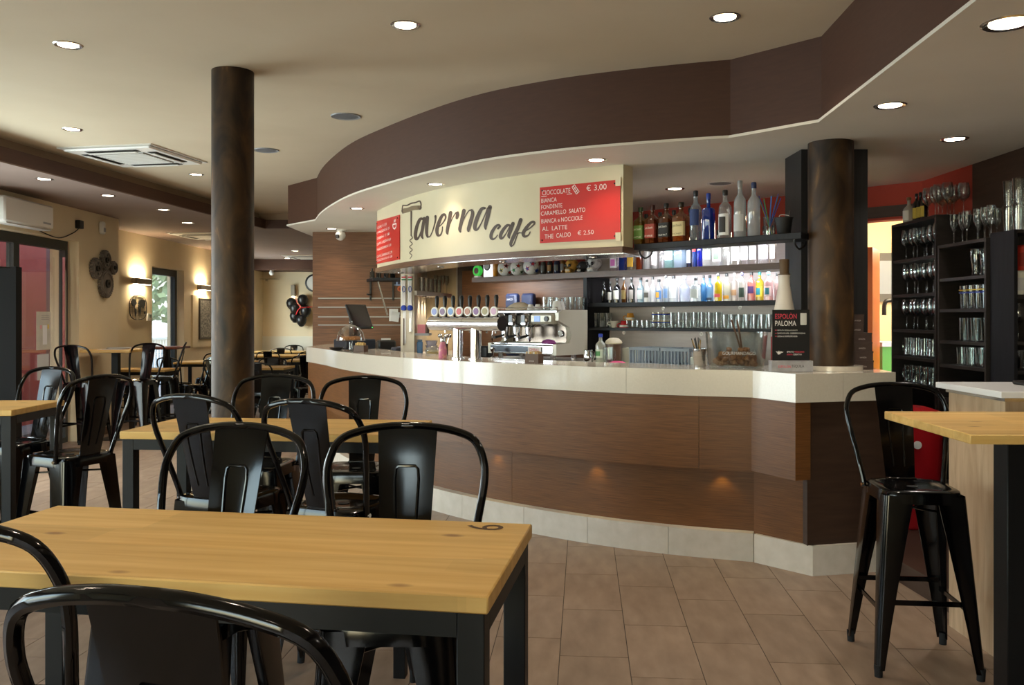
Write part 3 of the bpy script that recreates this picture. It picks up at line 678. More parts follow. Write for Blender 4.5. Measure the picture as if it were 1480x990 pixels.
# ================================================================== STOOLS, CHAIRS, TABLES
def make_seat(name, hs, ztop, foot, label, rung):
    """pressed-steel seat with splayed legs, hoop back and central splat; faces -Y"""
    t = thing(name, label, 'stool' if hs > 0.6 else 'chair')
    a = 0.158
    b = MB()   # seat pan: dished top with rounded rim and apron
    def ring(s, z, e=5.0): return [(s*math.cos(u)/((abs(math.cos(u))**e+abs(math.sin(u))**e)**(1/e)), s*math.sin(u)/((abs(math.cos(u))**e+abs(math.sin(u))**e)**(1/e)), z) for u in [2*PI*(k+0.5)/28 for k in range(28)]]
    rs = [ring(a+0.008, hs-0.055, 6), ring(a+0.006, hs-0.02, 6), ring(a+0.002, hs-0.006, 6), ring(a-0.008, hs, 6), ring(a-0.03, hs-0.001, 5), ring(a-0.045, hs-0.007, 4), ring(0.06, hs-0.010, 2.2), ring(0.018, hs-0.010, 2)]
    vs = [p for r in rs for p in r]; fs = []
    for k in range(len(rs)-1):
        for i in range(28): fs.append((k*28+i, k*28+(i+1) % 28, (k+1)*28+(i+1) % 28, (k+1)*28+i))
    b.add(vs, fs); b.box(-a+0.01, a-0.01, -a+0.01, a-0.01, hs-0.03, hs-0.012); seat = b.build('seat', M_iron, t, angle=35)
    MB().lathe([(0.018, hs-0.0095), (0.022, hs-0.008), (0.014, hs-0.0115), (1e-4, hs-0.0118)], 14).build('carry_hole', M_rubber, seat)
    f = foot/2
    for sx in (-1, 1):
        for sy in (-1, 1):
            # channel leg: wide folded sheet at the top, narrowing to the foot
            top = Vector((sx*(a-0.002), sy*(a-0.002), hs-0.02)); bot = Vector((sx*f, sy*f, 0.028))
            b = MB(); vs = []
            for k in range(5):
                u = k/4; p = top.lerp(bot, u); w = 0.082*(1-u)**1.15+0.030
                # L-shaped folded section with rounded corner, outer faces along x and y
                for (dx, dy) in ((0.0, -w), (0.004, -w), (0.008, -0.012), (0.005, -0.004), (0.0, 0.002), (-0.004, 0.005), (-0.012, 0.008), (-w, 0.004), (-w, 0.0), (-0.010, -0.004), (-0.004, -0.010)):
                    vs.append((p.x+sx*dx, p.y+sy*dy, p.z))
            m = 11; fs = []
            for k in range(4):
                for i in range(m):
                    q4 = (k*m+i, k*m+(i+1) % m, (k+1)*m+(i+1) % m, (k+1)*m+i); fs.append(q4 if sx*sy < 0 else q4[::-1])
            b.add(vs, fs); lg = b.build('leg', M_iron, t, angle=50)
            MB().cyl((bot.x-sx*0.009, bot.y-sy*0.009, 0.0), (bot.x-sx*0.007, bot.y-sy*0.007, 0.05), 0.016, 0.017, 10).build('rubber_foot', M_rubber, lg)
    for zr, sides in rung:
        u = (hs-0.02-zr)/(hs-0.048); e = (a-0.002)+(f-a)*u-0.012
        for s in sides:
            if s in 'fb':
                y = -e if s == 'f' else e; MB().box(-e, e, y-0.004, y+0.004, zr-0.011, zr+0.011, 0.002).build('footrest', M_iron, t)
            else:
                x = -e if s == 'l' else e; MB().box(x-0.004, x+0.004, -e, e, zr-0.011, zr+0.011, 0.002).build('footrest', M_iron, t)
    # brace under the seat
    b = MB(); b.tube([(-a+0.02, -a+0.02, hs-0.10), (a-0.02, a-0.02, hs-0.10)], 0.005, 6); b.tube([(a-0.02, -a+0.02, hs-0.10), (-a+0.02, a-0.02, hs-0.10)], 0.005, 6); b.build('brace', M_iron, t)
    hb = ztop-hs
    half = [(0.168, 0.105, -0.03), (0.176, 0.12, 0.03), (0.200, 0.160, 0.16*hb/0.415), (0.218, 0.195, 0.265*hb/0.415), (0.215, 0.215, 0.325*hb/0.415), (0.188, 0.235, 0.378*hb/0.415), (0.13, 0.248, 0.402*hb/0.415), (0.06, 0.254, 0.413*hb/0.415)]
    pts = [(x, y, hs+z) for x, y, z in half]+[(0, 0.255, hs+hb)]+[(-x, y, hs+z) for x, y, z in half[::-1]]
    MB().tube(spline(pts, 5), 0.0115, 9).build('hoop', M_iron, t)
    for s in (-1, 1):
        MB().cyl((s*0.160, 0.105, hs-0.022), (s*0.184, 0.105, hs-0.022), 0.009, n=8).build('bolt', M_chrome, t)
    # splat: slightly curved plate from seat rear to hoop, with pressed ridge
    def sp(u, v, d=0.0):      # u -1..1, v 0..1 (bottom..top)
        w = 0.063+0.021*v; x = u*w
        y = 0.150+0.100*v+0.010*(1-u*u)*math.sin(PI*min(v*1.1, 1))+d
        return (x, y, hs-0.008+(hb+0.006)*v)
    nu, nv = 8, 10; vs = []; fs = []
    for d in (-0.002, 0.002):
        for j in range(nv+1):
            for i in range(nu+1): vs.append(sp(-1+2*i/nu, j/nv, d))
    m = nu+1; K = m*(nv+1)
    for j in range(nv):
        for i in range(nu):
            a0 = j*m+i; fs += [(a0, a0+1, a0+m+1, a0+m), (K+a0, K+a0+m, K+a0+m+1, K+a0+1)]
    for j in range(nv): fs += [(j*m, (j+1)*m, K+(j+1)*m, K+j*m), (j*m+nu, K+j*m+nu, K+(j+1)*m+nu, (j+1)*m+nu)]
    for i in range(nu): fs += [(i, K+i, K+i+1, i+1), (nv*m+i, nv*m+i+1, K+nv*m+i+1, K+nv*m+i)]
    spl = MB().add(vs, fs).build('splat', M_iron, t, angle=50)
    for d in (-0.002, 0.002):
        path = [sp(-0.36, 0.14, d), sp(-0.40, 0.4, d), sp(-0.44, 0.66, d), sp(-0.40, 0.725, d), sp(-0.30, 0.745, d), sp(0.30, 0.745, d), sp(0.40, 0.725, d), sp(0.44, 0.66, d), sp(0.40, 0.4, d), sp(0.36, 0.14, d)]
        MB().tube(path, 0.0045, 6).build('pressed_ridge', M_iron, spl)
    b = MB(); b.box(-0.066, 0.066, 0.128, 0.156, hs-0.016, hs+0.006, 0.004); b.build('splat_bracket', M_iron, spl)
    return t
G_ST = 'black metal bar stools'
R_ = math.radians
stool0 = make_seat('metal_stool', 0.76, 1.175, 0.42, 'glossy black metal stool standing alone beside the right-hand wooden table', [(0.30, 'fb'), (0.26, 'lr')])
stool0.location = (1.735, 3.78, 0); stool0.rotation_euler = (0, 0, R_(-6)); stool0['group'] = G_ST
for (x, y, a, lb) in (
    (-0.83, 2.23, -15, 'black metal stool at far side of the nearest table, left of its pair'),
    (-0.295, 2.22, 0, 'black metal stool at far side of the nearest table, right of its pair'),
    (-1.17, 3.64, 158, 'black metal stool with its back to us at the middle table, left of its pair'),
    (-0.664, 3.44, 158, 'black metal stool with its back to us at the middle table, right of its pair'),
    (-1.28, 4.37, -8, 'black metal stool beyond the middle table, half hiding the tall column'),
    (-0.757, 4.24, 0, 'black metal stool beyond the middle table, in front of the bar panels'),
    (-2.375, 4.685, -115, 'black metal stool seen from the side at the end of the left table'),
    (-2.91, 5.11, -22, 'black metal stool behind the left table in front of the glass door'),
    (-3.42, 5.06, -8, 'black metal stool cut off by the left picture edge behind the left table'),
    (-0.335, 1.20, 165, 'biggest black metal stool, its hoop cut by the bottom picture edge'),
    (-0.885, 1.56, 175, 'black metal stool at the near left corner, only part of its hoop showing'),
    (-4.88, 9.95, 172, 'black metal stool in front of the small high table by the gears'),
    (-4.38, 10.2, -8, 'black metal stool facing us at the right of the small high table'),
    (-4.33, 10.86, -70, 'black metal stool turned sideways, rightmost at the small high table')):
    dup(stool0, lb, (x, y, 0), R_(a), G_ST)
chair0 = make_seat('metal_chair', 0.45, 0.86, 0.40, 'low black metal chair at the table beside the far glass door, nearest to us', [(0.24, 'fb')])
chair0.location = (-4.95, 13.6, 0); chair0.rotation_euler = (0, 0, R_(-60)); chair0['group'] = 'low black metal chairs in the far room'
for (x, y, a, lb) in (
    (-5.35, 13.95, 160, 'low black metal chair with its back to us before the far glass door'),
    (-4.75, 15.2, 10, 'low black metal chair behind the pine table left of the column'),
    (-5.3, 15.25, -10, 'low black metal chair against the wall under the framed picture'),
    (-4.55, 14.05, 175, 'low black metal chair just left of the tall column'),
    (-4.28, 12.95, 90, 'low black metal chair at the left end of the pine table right of column'),
    (-3.05, 12.95, -60, 'low black metal chair turned sideways at the right end of a far table'),
    (-3.75, 13.5, 5, 'low black metal chair behind the nearest table right of the column'),
    (-3.55, 12.35, 178, 'low black metal chair in front of the nearest table right of the column'),
    (-4.75, 17.75, 5, 'low black metal chair behind the middle far table'),
    (-4.55, 16.5, 178, 'low black metal chair in front of the middle far table'),
    (-3.75, 15.95, 0, 'low black metal chair behind the far table beside the wood-clad wall'),
    (-3.45, 14.7, 182, 'low black metal chair in front of the far table beside the wood-clad wall'),
    (-5.0, 19.75, 0, 'low black metal chair against the white wainscot, left one'),
    (-4.25, 19.75, 0, 'low black metal chair against the white wainscot under the balloons'),
    (-5.45, 11.95, 150, 'low black metal chair half hidden behind the stools by the pier')):
    dup(chair0, lb, (x, y, 0), R_(a), 'low black metal chairs in the far room')

def table(name, label, x, y, rz, L, W, H, leg=0.05, top=0.032, inset=0.008, group=None):
    t = thing(name, label, 'table', (x, y, 0), rz, group)
    MB().box(-L/2, L/2, -W/2, W/2, H-top, H, 0.003).build('tabletop', M_pine, t)
    i = inset; ah = 0.045
    for sx in (-1, 1):
        for sy in (-1, 1):
            x0 = sx*(L/2-i); y0 = sy*(W/2-i)
            bxo('leg', M_leg, min(x0, x0-sx*leg), max(x0, x0-sx*leg), min(y0, y0-sy*leg), max(y0, y0-sy*leg), 0, H-top-0.0005, t, 0.002)
    for sy in (-1, 1):
        y0 = sy*(W/2-i); bxo('apron', M_leg, -L/2+i+leg, L/2-i-leg, min(y0, y0-sy*0.03), max(y0, y0-sy*0.03), H-top-ah, H-top-0.001, t)
    for sx in (-1, 1):
        x0 = sx*(L/2-i); bxo('apron', M_leg, min(x0, x0-sx*0.03), max(x0, x0-sx*0.03), -W/2+i+leg, W/2-i-leg, H-top-ah, H-top-0.001, t)
    return t
def pt(cx, cy, rz, u, v): return (cx+u*math.cos(rz)-v*math.sin(rz), cy+u*math.sin(rz)+v*math.cos(rz))
G_T = 'pine topped high tables'
r1 = R_(-9.4); L1, W1 = 1.23, 0.54
ux, uy = math.cos(r1), math.sin(r1)
# far right corner of the nearest table is at (0.047, 2.036)
cx, cy = 0.047-ux*L1/2+uy*W1/2, 2.036-uy*L1/2-ux*W1/2
t1 = table('high_table', 'nearest pine table with black legs and a drawn numeral in its corner', cx, cy, r1, L1, W1, 1.0, group=G_T)
vs, fs = text2d('6', 1.0)
mx = max(p[0] for p in vs); my = max(p[1] for p in vs)
MB().add([(0.555-0.0+(-(p[1]/my)*0.085), 0.215+(p[0]/mx-0.5)*0.055, 1.0008) for p in vs], fs).build('drawn_numeral', mat('burnt_mark', (84, 58, 34), 0.6), t1, smooth=False)
table('high_table', 'middle pine table between four black stools in front of the tall column', -1.02, 3.90, R_(-6), 1.24, 0.54, 1.0, group=G_T)
table('high_table', 'pine table cut by the left picture edge', -3.24, 4.83, R_(0.5), 1.24, 0.55, 1.0, group=G_T)
tr = thing('high_table', 'pine table cut by the right picture edge beside the lone stool', 'table', (2.13, 3.185, 0), R_(-2.0), G_T)
MB().box(-0.62, 0.62, -0.36, 0.36, 1.068, 1.10, 0.003).build('tabletop', M_pine, tr)
for s in (-1, 1):
    pe = bxo('pedestal', M_leg, s*0.28-0.06, s*0.28+0.06, -0.05, 0.05, 0.012, 1.0675, tr, 0.003)
    bxo('base_plate', M_leg, s*0.28-0.07, s*0.28+0.07, -0.28, 0.28, 0, 0.0115, tr)
bxo('apron', M_leg, -0.2195, 0.2195, -0.03, 0.03, 1.02, 1.0675, tr)
def ped_table(name, label, x, y, H, s, m, group, rz=0.0, base=0.2):
    t = thing(name, label, 'table', (x, y, 0), rz, group)
    MB().box(-s, s, -s, s, H-0.032, H, 0.003).build('tabletop', m, t)
    MB().box(-0.04, 0.04, -0.04, 0.04, 0.012, H-0.033, 0.002).build('pedestal', M_leg, t)
    MB().box(-base, base, -base, base, 0.0, 0.012, 0.002).build('base_plate', M_leg, t)
    MB().box(-0.14, 0.14, -0.14, 0.14, H-0.042, H-0.033).build('mount_plate', M_leg, t)
    return t
ped_table('pedestal_table', 'small high pine table with newspapers beside the pier with gears', -4.86, 10.70, 1.10, 0.30, M_pine, None, R_(0), 0.16)
ped_table('pedestal_table', 'small high table with a reddish top in front of the far door', -5.15, 13.0, 1.06, 0.26, mat('red_brown_top', (112, 62, 50), 0.4), None)
def low_table(label, x, y, L, W, rz=0.0): table('dining_table', label, x, y, rz, L, W, 0.76, group='low pine tables in the far room')
low_table('low pine table left of the column in front of the framed picture', -4.95, 14.62, 1.2, 0.7)
low_table('low pine table half hidden behind the stools by the pier', -5.25, 12.45, 0.8, 0.55)
low_table('nearest low pine table seen right of the tall column', -3.68, 12.95, 0.75, 0.65)
low_table('middle far pine table seen right of the tall column', -4.65, 17.1, 1.1, 0.7)
low_table('far pine table beside the edge of the wood-clad wall', -3.45, 15.3, 0.9, 0.7)
low_table('farthest pine table along the white wainscot', -4.6, 19.1, 2.2, 0.65)
# ================================================================== BACK BAR
RZ45 = -PI/4
S2 = math.sqrt(0.5)
def M45(px, c, z=0.0):
    x, y = line45(px, c); return Matrix.Translation((x, y, z)) @ Matrix.Rotation(RZ45, 4, 'Z')
def span(px0, px1, c):
    a = Vector(line45(px0, c)); b = Vector(line45(px1, c)); return (b-a).length
C_B = 9.05     # back wall line of the bar shelves
M_lilac = nmat('shelf_back_panel', (196, 186, 184), (206, 197, 195), scale=(1, 1, 12), nscale=4, rough=0.6)
def slab45(name, m, px0, px1, c, dep, z0, z1, parent=None, bev=0.0, v0=0.0):
    b = MB(); L = span(px0, px1, c); x, y = line45(px0, c)
    b.box(0, L, v0, v0+dep, z0, z1, bev); o = b.build(name, m, parent, None, None); 
    o.location = (x, y, 0); o.rotation_euler = (0, 0, RZ45); return o
wbb = struct(slab45('wall_backbar', M_lilac, 846, 1135, C_B, 0.10, 0, 2.08), 'pale panel behind the lit bottle shelves')
wbw = struct(slab45('wall_backbar_wood', M_woodv, 668, 846, C_B, 0.10, 0, 2.0), 'wood panel behind the coffee machine')
slab45('panel_joint', M_dark, 760, 760.6, C_B-0.003, 0.004, 1.1, 1.85, wbw)
slab45('steel_strip', M_steel, 700, 842, C_B-0.004, 0.005, 1.60, 1.615, wbw)
lp = slab45('lit_panel', mat('backlit_opal', (255, 255, 255), 0.5, emit=(240, 245, 255), estr=1.6), 930, 1134, C_B-0.01, 0.012, 1.92, 2.06, wbb)
lp2 = slab45('lit_panel', mat('backlit_opal', (255, 255, 255), 0.5), 690, 719, C_B-0.01, 0.012, 1.50, 1.84, wbw)
slab45('red_panel', M_red, 846, 928, C_B-0.01, 0.012, 1.905, 2.08, wbb)
# shelves (each its own thing)
Z_A, Z_Bs, Z_Cs, Z_W = 1.90, 1.618, 1.395, 1.10
M_shA = nmat('shelf_wenge', (84, 62, 50), (98, 74, 60), scale=(3, 3, 20), nscale=4, rough=0.4)
sA = slab45('wall_shelf', M_shA, 682, 1131, 8.58, 0.32, Z_A-0.05, Z_A); tag(sA, 'long brown wall shelf carrying balls, skulls and clear bottles', 'shelf')
slab45('light_strip', M_strip, 872, 1129, 8.60, 0.012, Z_A-0.058, Z_A-0.0505, sA)
slab45('light_strip', M_strip, 690, 760, 8.66, 0.02, Z_A-0.056, Z_A-0.0505, sA)
sB = slab45('wall_shelf', M_black, 846, 1129, 8.60, 0.31, Z_Bs-0.035, Z_Bs); tag(sB, 'black shelf carrying the row of gin bottles', 'shelf')
sC = slab45('wall_shelf', M_black, 846, 1129, 8.60, 0.31, Z_Cs-0.022, Z_Cs); tag(sC, 'black shelf carrying tumblers and cups above the worktop', 'shelf')
for px in (933, 1006): slab45('support_rod', M_steel, px, px+1.6, 8.66, 0.012, Z_W, Z_Cs-0.0225, sC)
for (s, z, pxs) in ((sB, Z_Bs-0.055, (959, 1070)), (sC, Z_Cs-0.042, (902, 1014))):
    for px in pxs:
        o = MB().tube([(0.012*math.cos(t), 0, 0.012*math.sin(t)) for t in [2*PI*k/12 for k in range(12)]], 0.004, 6, True).build('hook_ring', M_plw, s)
        x0, y0 = line45(846, 8.60); x, y = line45(px, 8.60); o.location = (math.hypot(x-x0, y-y0), -0.004, z)
dv = slab45('shelf_side', M_black, 843, 848, 8.58, 0.33, Z_W, Z_A-0.051); tag(dv, 'black upright side panel right of the coffee machine', 'panel')
sT = slab45('hanging_shelf', M_black, 916, 1158, 7.0, 0.21, 1.96, 2.0, bev=0.003); tag(sT, 'black hanging shelf carrying whiskey and vodka bottles', 'shelf')
for px in (922, 1146):
    o = MB().tube(spline([(0, 0.02, 1.958), (0, 0.03, 1.93), (0, 0.08, 1.905), (0, 0.15, 1.93), (0, 0.17, 1.958)], 4), 0.006, 6).build('bracket', M_blk, sT)
    x0, y0 = line45(916, 7.0); x, y = line45(px, 7.0); o.location = (math.hypot(x-x0, y-y0), 0, 0)
def strip_lamp(px0, px1, c, z, e, tilt=0.0):
    L = span(px0, px1, c); x, y = line45((px0+px1)/2, c)
    l = bpy.data.lights.new('shelf_light', 'AREA'); l.shape = 'RECTANGLE'; l.size = L; l.size_y = 0.02; l.energy = e; l.color = (0.9, 0.94, 1.0)
    o = bpy.data.objects.new('shelf_light', l); o.location = (x, y, z); o.rotation_euler = (tilt, 0, RZ45); COL.objects.link(o)
strip_lamp(872, 1129, 8.63, Z_A-0.06, 9, 0.5)
strip_lamp(930, 1129, 8.66, 2.05, 6, 0.3)
strip_lamp(690, 760, 8.68, Z_A-0.058, 4, 0.3)
slab45('wall_top_light', M_strip, 930, 1131, 8.98, 0.02, 2.062, 2.075, wbb)
# worktop along the back and under the alcove
wt = thing('back_worktop', 'pale worktop under the bottle shelves and coffee machine', 'worktop', (0, 0, 0))
slab45('top', mat('worktop_white', (214, 208, 194), 0.35), 668, 1128, 7.85, 0.84, Z_W-0.04, Z_W, wt)
slab45('front', mat('worktop_front', (52, 54, 66), 0.5), 668, 1128, 7.90, 0.78, 0.12, Z_W-0.0405, wt)
at_ = thing('alcove_worktop', 'pale worktop with dark cupboards in the alcove', 'worktop')
bxo('top', MATS['worktop_white'], -1.009, -0.62, 8.62, 10.34, Z_W-0.04, Z_W, at_); bxo('cupboard', MATS['worktop_front'], -1.005, -0.66, 8.66, 10.34, 0, Z_W-0.0405, at_)
# black upright behind the right column
bb = bxo('upright_panel', nmat('black_stained_oak', (18, 18, 21), (34, 33, 36), scale=(14, 14, 1), nscale=4, detail=7, rough=0.5, bump=0.15), 1.83, 2.25, 5.515, 5.84, 1.166, H_S-0.001); tag(bb, 'black stained wooden upright behind the right column', 'pillar')

# ------------------------------------------------------------------ bottles
def bottle_profile(kind, w, h):
    r = w/2
    if kind == 'square':   # square-shouldered whiskey
        P = [(r*.9, 0), (r, .01*h), (r, .60*h), (r*.92, .645*h), (r*.45, .72*h), (r*.33, .76*h), (r*.31, .87*h), (r*.33, .875*h)]; Q = [6, 6, 6, 5, 3, 2, 2, 2]; nk = .875
    elif kind == 'tall':
        P = [(r*.9, 0), (r, .01*h), (r, .60*h), (r*.93, .66*h), (r*.62, .72*h), (r*.36, .765*h), (r*.33, .88*h), (r*.35, .885*h)]; Q = [2]*8; nk = .885
    elif kind == 'box':    # slab-sided gin
        P = [(r*.9, 0), (r, .01*h), (r, .62*h), (r*.9, .67*h), (r*.4, .70*h), (r*.36, .73*h), (r*.36, .86*h), (r*.38, .865*h)]; Q = [5, 5, 5, 4, 2, 2, 2, 2]; nk = .865
    elif kind == 'stout':
        P = [(r*.9, 0), (r, .01*h), (r, .48*h), (r*.95, .55*h), (r*.7, .63*h), (r*.36, .70*h), (r*.30, .75*h), (r*.30, .88*h), (r*.33, .885*h)]; Q = [2]*9; nk = .885
    else:
        P = [(r*.85, 0), (r*.95, .01*h), (r, .40*h), (r*.98, .54*h), (r*.75, .65*h), (r*.40, .72*h), (r*.34, .78*h), (r*.34, .88*h), (r*.36, .885*h)]; Q = [2]*9; nk = .885
    return P, Q, nk
BG = {}
def gcol(tint, kind='g', body=0.0):
    key = 'bottle_%s_%d_%d_%d' % ((kind,)+tuple(tint))
    return glass(key, tint, 0.12, 0.04, body, tint)
def bottle(x, y, z, w, h, kind, tint, label, lcol=None, cap=(20, 20, 22), group=None, rz=RZ45, body=0.25, lz=(0.14, 0.50), text=None, tcol=(235, 232, 220), disc=None, name='bottle', liquid=None):
    P, Q, nk = bottle_profile(kind, w, h)
    o = MB().lathe(P, 16, Q).build(name, gcol(tint, kind, body), None, (x, y, z), rz, angle=50); tag(o, label, 'bottle', group)
    r = w/2; e = Q[1]
    MB().lathe([(r*.40, nk*h), (r*.42, nk*h+.002), (r*.42, h*.985), (r*.36, h)], 12).build('cap', mat('cap_%d_%d_%d' % cap, cap, 0.4), o)
    if liquid is not None:
        MB().lathe([(r*.86, .012*h), (r*.93, .02*h), (r*.93, liquid*h)], 14, [e]*3).build('contents', mat('liq_%d_%d_%d' % tint, tint, 0.25), o)
    if lcol is not None:
        m = mat('label_%d_%d_%d' % lcol, lcol, 0.6)
        a = R_(62); n = 8; pr = [(r*1.012, lz[0]*h), (r*1.012, lz[1]*h)]
        MB().lathe(pr, n, [e, e], a0=-PI/2-a, a1=-PI/2+a).build('label', m, o)
        if disc is not None:
            MB().lathe([(r*1.02, (lz[0]+.06)*h), (r*1.02, (lz[1]-.06)*h)], 6, [e, e], a0=-PI/2-R_(34), a1=-PI/2+R_(34)).build('emblem', mat('label_%d_%d_%d' % disc, disc, 0.6), o)
    if text:
        zt = lz[1]*h-0.024*h/0.24*1.4
        for k, tx in enumerate(text):
            text_on(tx, r*1.55, 0.017*h/0.24 if k == 0 else 0.010*h/0.24, lambda u, v, k=k: (-r*0.775+u, -r*1.03, zt+v-k*0.045*h/0.24), 'label_text', mat('ink_%d_%d_%d' % tcol, tcol, 0.7), o)
    return o
def at45(px, c): return line45(px, c)
GT = 'bottles on the hanging shelf'
def tb(px, wpx, hpx, kind, tint, label, c=7.075, **k):
    x, y = line45(px, c); s = y/F
    bottle(x, y, 2.0005, wpx*s*1.0, hpx*s, kind, tint, label, group=GT, **k)
JD = ["Jack Daniel's", 'TENNESSEE']
tb(926, 16.5, 54, 'square', (150, 120, 30), 'whiskey bottle with green label, leftmost on the hanging shelf', lcol=(92, 128, 60), text=["Jack Daniel's", 'APPLE'], liquid=.55, cap=(30, 60, 30))
tb(943, 18, 56, 'square', (160, 84, 24), 'whiskey bottle with brick-red label, second in front row of hanging shelf', lcol=(150, 58, 44), text=["Jack Daniel's", 'FIRE'], liquid=.5, cap=(60, 20, 16))
tb(963, 18.5, 57, 'square', (150, 82, 28), 'whiskey bottle with black label on the hanging shelf', lcol=(18, 18, 18), text=["Jack Daniel's", 'OLD No.7'], liquid=.45)
tb(984.5, 20, 57, 'square', (190, 120, 36), 'whiskey bottle with cream label on the hanging shelf', lcol=(206, 190, 140), text=["Jack Daniel's", 'HONEY'], tcol=(60, 50, 40), liquid=.52, cap=(40, 32, 18))
for i, (px, h, tint) in enumerate(((934, 46, (90, 80, 40)), (954, 47, (130, 60, 50)), (974, 49, (60, 50, 45)), (997.5, 50, (70, 60, 50)))):
    tb(px, 14, h, 'square', tint, 'dark-capped bottle in the rear row of the hanging shelf, %s from left' % ORD[i], c=7.235, lcol=(110, 90, 70))
tb(1005.5, 17, 72, 'tall', (214, 222, 228), 'tall clear bottle with a dark blue label on the hanging shelf', lcol=(36, 58, 110), cap=(24, 24, 34), lz=(.3, .62))
tb(1024, 15.5, 67, 'box', (40, 84, 190), 'bright blue glass vodka bottle on the hanging shelf', cap=(30, 60, 150), body=0.5)
tb(1048, 18.5, 70, 'tall', (224, 226, 226), 'clear vodka bottle with half black half white label on the hanging shelf', lcol=(225, 225, 225), disc=(40, 38, 36), lz=(.06, .5))
tb(1069.5, 17.5, 82, 'tall', (216, 220, 222), 'tallest frosted vodka bottle with a silver top on the hanging shelf', body=0.6, cap=(150, 150, 150), lcol=(190, 194, 196), lz=(.1, .4))
tb(1089.5, 18, 78, 'tall', (222, 226, 230), 'frosted vodka bottle with a dark blue cap, rightmost on the hanging shelf', body=0.55, cap=(34, 50, 92))
# straw glass and black pot
x, y = line45(1112, 7.15)
g = thing('straw_glass', 'clear glass full of blue and green drinking straws on the hanging shelf', 'glass', (x, y, 2.0005), RZ45)
MB().lathe([(0.030, 0), (0.036, 0.002), (0.040, 0.12), (0.038, 0.12), (0.034, 0.006), (1e-4, 0.006)], 18).build('tumbler', M_glass, g)
for k in range(9):
    a = 2*PI*k/9+0.3; q = (math.cos(a)*0.075, math.sin(a)*0.04); cc = [(40, 80, 170), (60, 150, 70), (40, 110, 190), (50, 90, 180), (170, 190, 60)][k % 5]
    MB().cyl((-q[0]*0.25, -q[1]*0.25, 0.008), (q[0], q[1], 0.235+0.012*(k % 3)), 0.0028, n=6).build('straw', mat('straw_%d' % (k % 5), cc, 0.4), g)
x, y = line45(1133, 7.13)
g = thing('black_pot', 'small black bucket with tongs on the hanging shelf', 'pot', (x, y, 2.0005), RZ45)
MB().lathe([(0.038, 0), (0.040, 0.002), (0.054, 0.10), (0.057, 0.10), (0.057, 0.106), (0.050, 0.106), (0.038, 0.008), (1e-4, 0.008)], 20).build('bucket', mat('matt_black', (20, 20, 21), 0.6), g)
MB().tube(spline([(-0.02, 0, 0.02), (-0.03, 0, 0.11), (-0.02, 0, 0.125), (0.02, 0, 0.12), (0.035, 0, 0.115)], 4), 0.003, 6).build('tongs', M_chrome, g)
MB().tube([(0.03, 0.01, 0.02), (0.036, 0.01, 0.15)], 0.002, 6).build('stirrer', M_chrome, g)

GA = 'bottles on the long brown shelf'
def ab(i, px, wpx, kind, tint, desc, h=0.30, **k):
    x, y = line45(px, 8.80); s = y/F
    bottle(x, y, Z_A+0.0005, wpx*s, h, kind, tint, '%s, %s bottle from left on the brown shelf' % (desc, ORD[i]), group=GA, **k)
AL = [(889, 12, 'box', (235, 225, 235), 'white bottle with pink and teal print', dict(lcol=(236, 228, 236), disc=(214, 110, 190), h=.25)),
 (901, 10.5, 'box', (40, 84, 190), 'bright blue bottle', dict(body=.5, h=.25)), (912.5, 10, 'box', (236, 232, 220), 'bottle with yellow bands', dict(lcol=(226, 180, 60), h=.25)),
 (924, 10.5, 'stout', (170, 70, 26), 'amber bottle in a pale net', dict(body=.5, h=.26)), (935.5, 10, 'tall', (240, 242, 244), 'white frosted bottle', dict(body=.5)),
 (946.5, 10.5, 'tall', (240, 242, 244), 'clear bottle with a white label', dict(lcol=(238, 238, 238))), (957.5, 10, 'tall', (236, 236, 240), 'clear bottle with a red cap', dict(cap=(190, 40, 30))),
 (968.5, 13, 'box', (190, 226, 226), 'squat pale teal bottle', dict(lcol=(210, 232, 232), lz=(.25, .5))), (983.5, 15, 'box', (200, 218, 236), 'wide pale blue bottle', dict(body=.35)),
 (996, 8, 'tall', (40, 52, 84), 'dark blue tin bottle with red band', dict(body=.7, lcol=(150, 160, 176))), (1004, 7, 'tall', (60, 96, 176), 'slim blue bottle with red stripe', dict(body=.6, lcol=(190, 60, 60), lz=(.45, .55))),
 (1011.5, 8.5, 'tall', (24, 40, 190), 'deep cobalt blue bottle', dict(body=.6)), (1023.5, 13, 'box', (236, 240, 240), 'clear bottle with dark etched pattern', dict(lcol=(120, 130, 130), lz=(.2, .45))),
 (1038, 13, 'box', (238, 241, 241), 'clear bottle with a green arrow label', dict(lcol=(232, 236, 232), disc=(90, 110, 92))), (1051, 12.5, 'tall', (240, 242, 242), 'plain clear bottle', dict()),
 (1064.5, 12.5, 'box', (240, 240, 236), 'clear bottle with ivory label', dict(lcol=(232, 230, 220))), (1077, 12, 'tall', (240, 240, 242), 'white bottle with round crest', dict(lcol=(236, 236, 236), disc=(196, 196, 190))),
 (1089, 12, 'stout', (240, 236, 236), 'rounded white bottle with loop label', dict(lcol=(236, 232, 230), disc=(206, 180, 176))), (1105, 14, 'box', (240, 238, 240), 'wide clear bottle with lilac label', dict(lcol=(226, 218, 232))),
 (1117, 9, 'tall', (240, 238, 236), 'slim white bottle with floral crest', dict(lcol=(236, 232, 226), disc=(200, 190, 170)))]
for i, (px, w, kd, tn, ds, kw) in enumerate(AL): ab(i, px, w, kd, tn, ds, **kw)
GB = 'gin bottles on the black shelf'
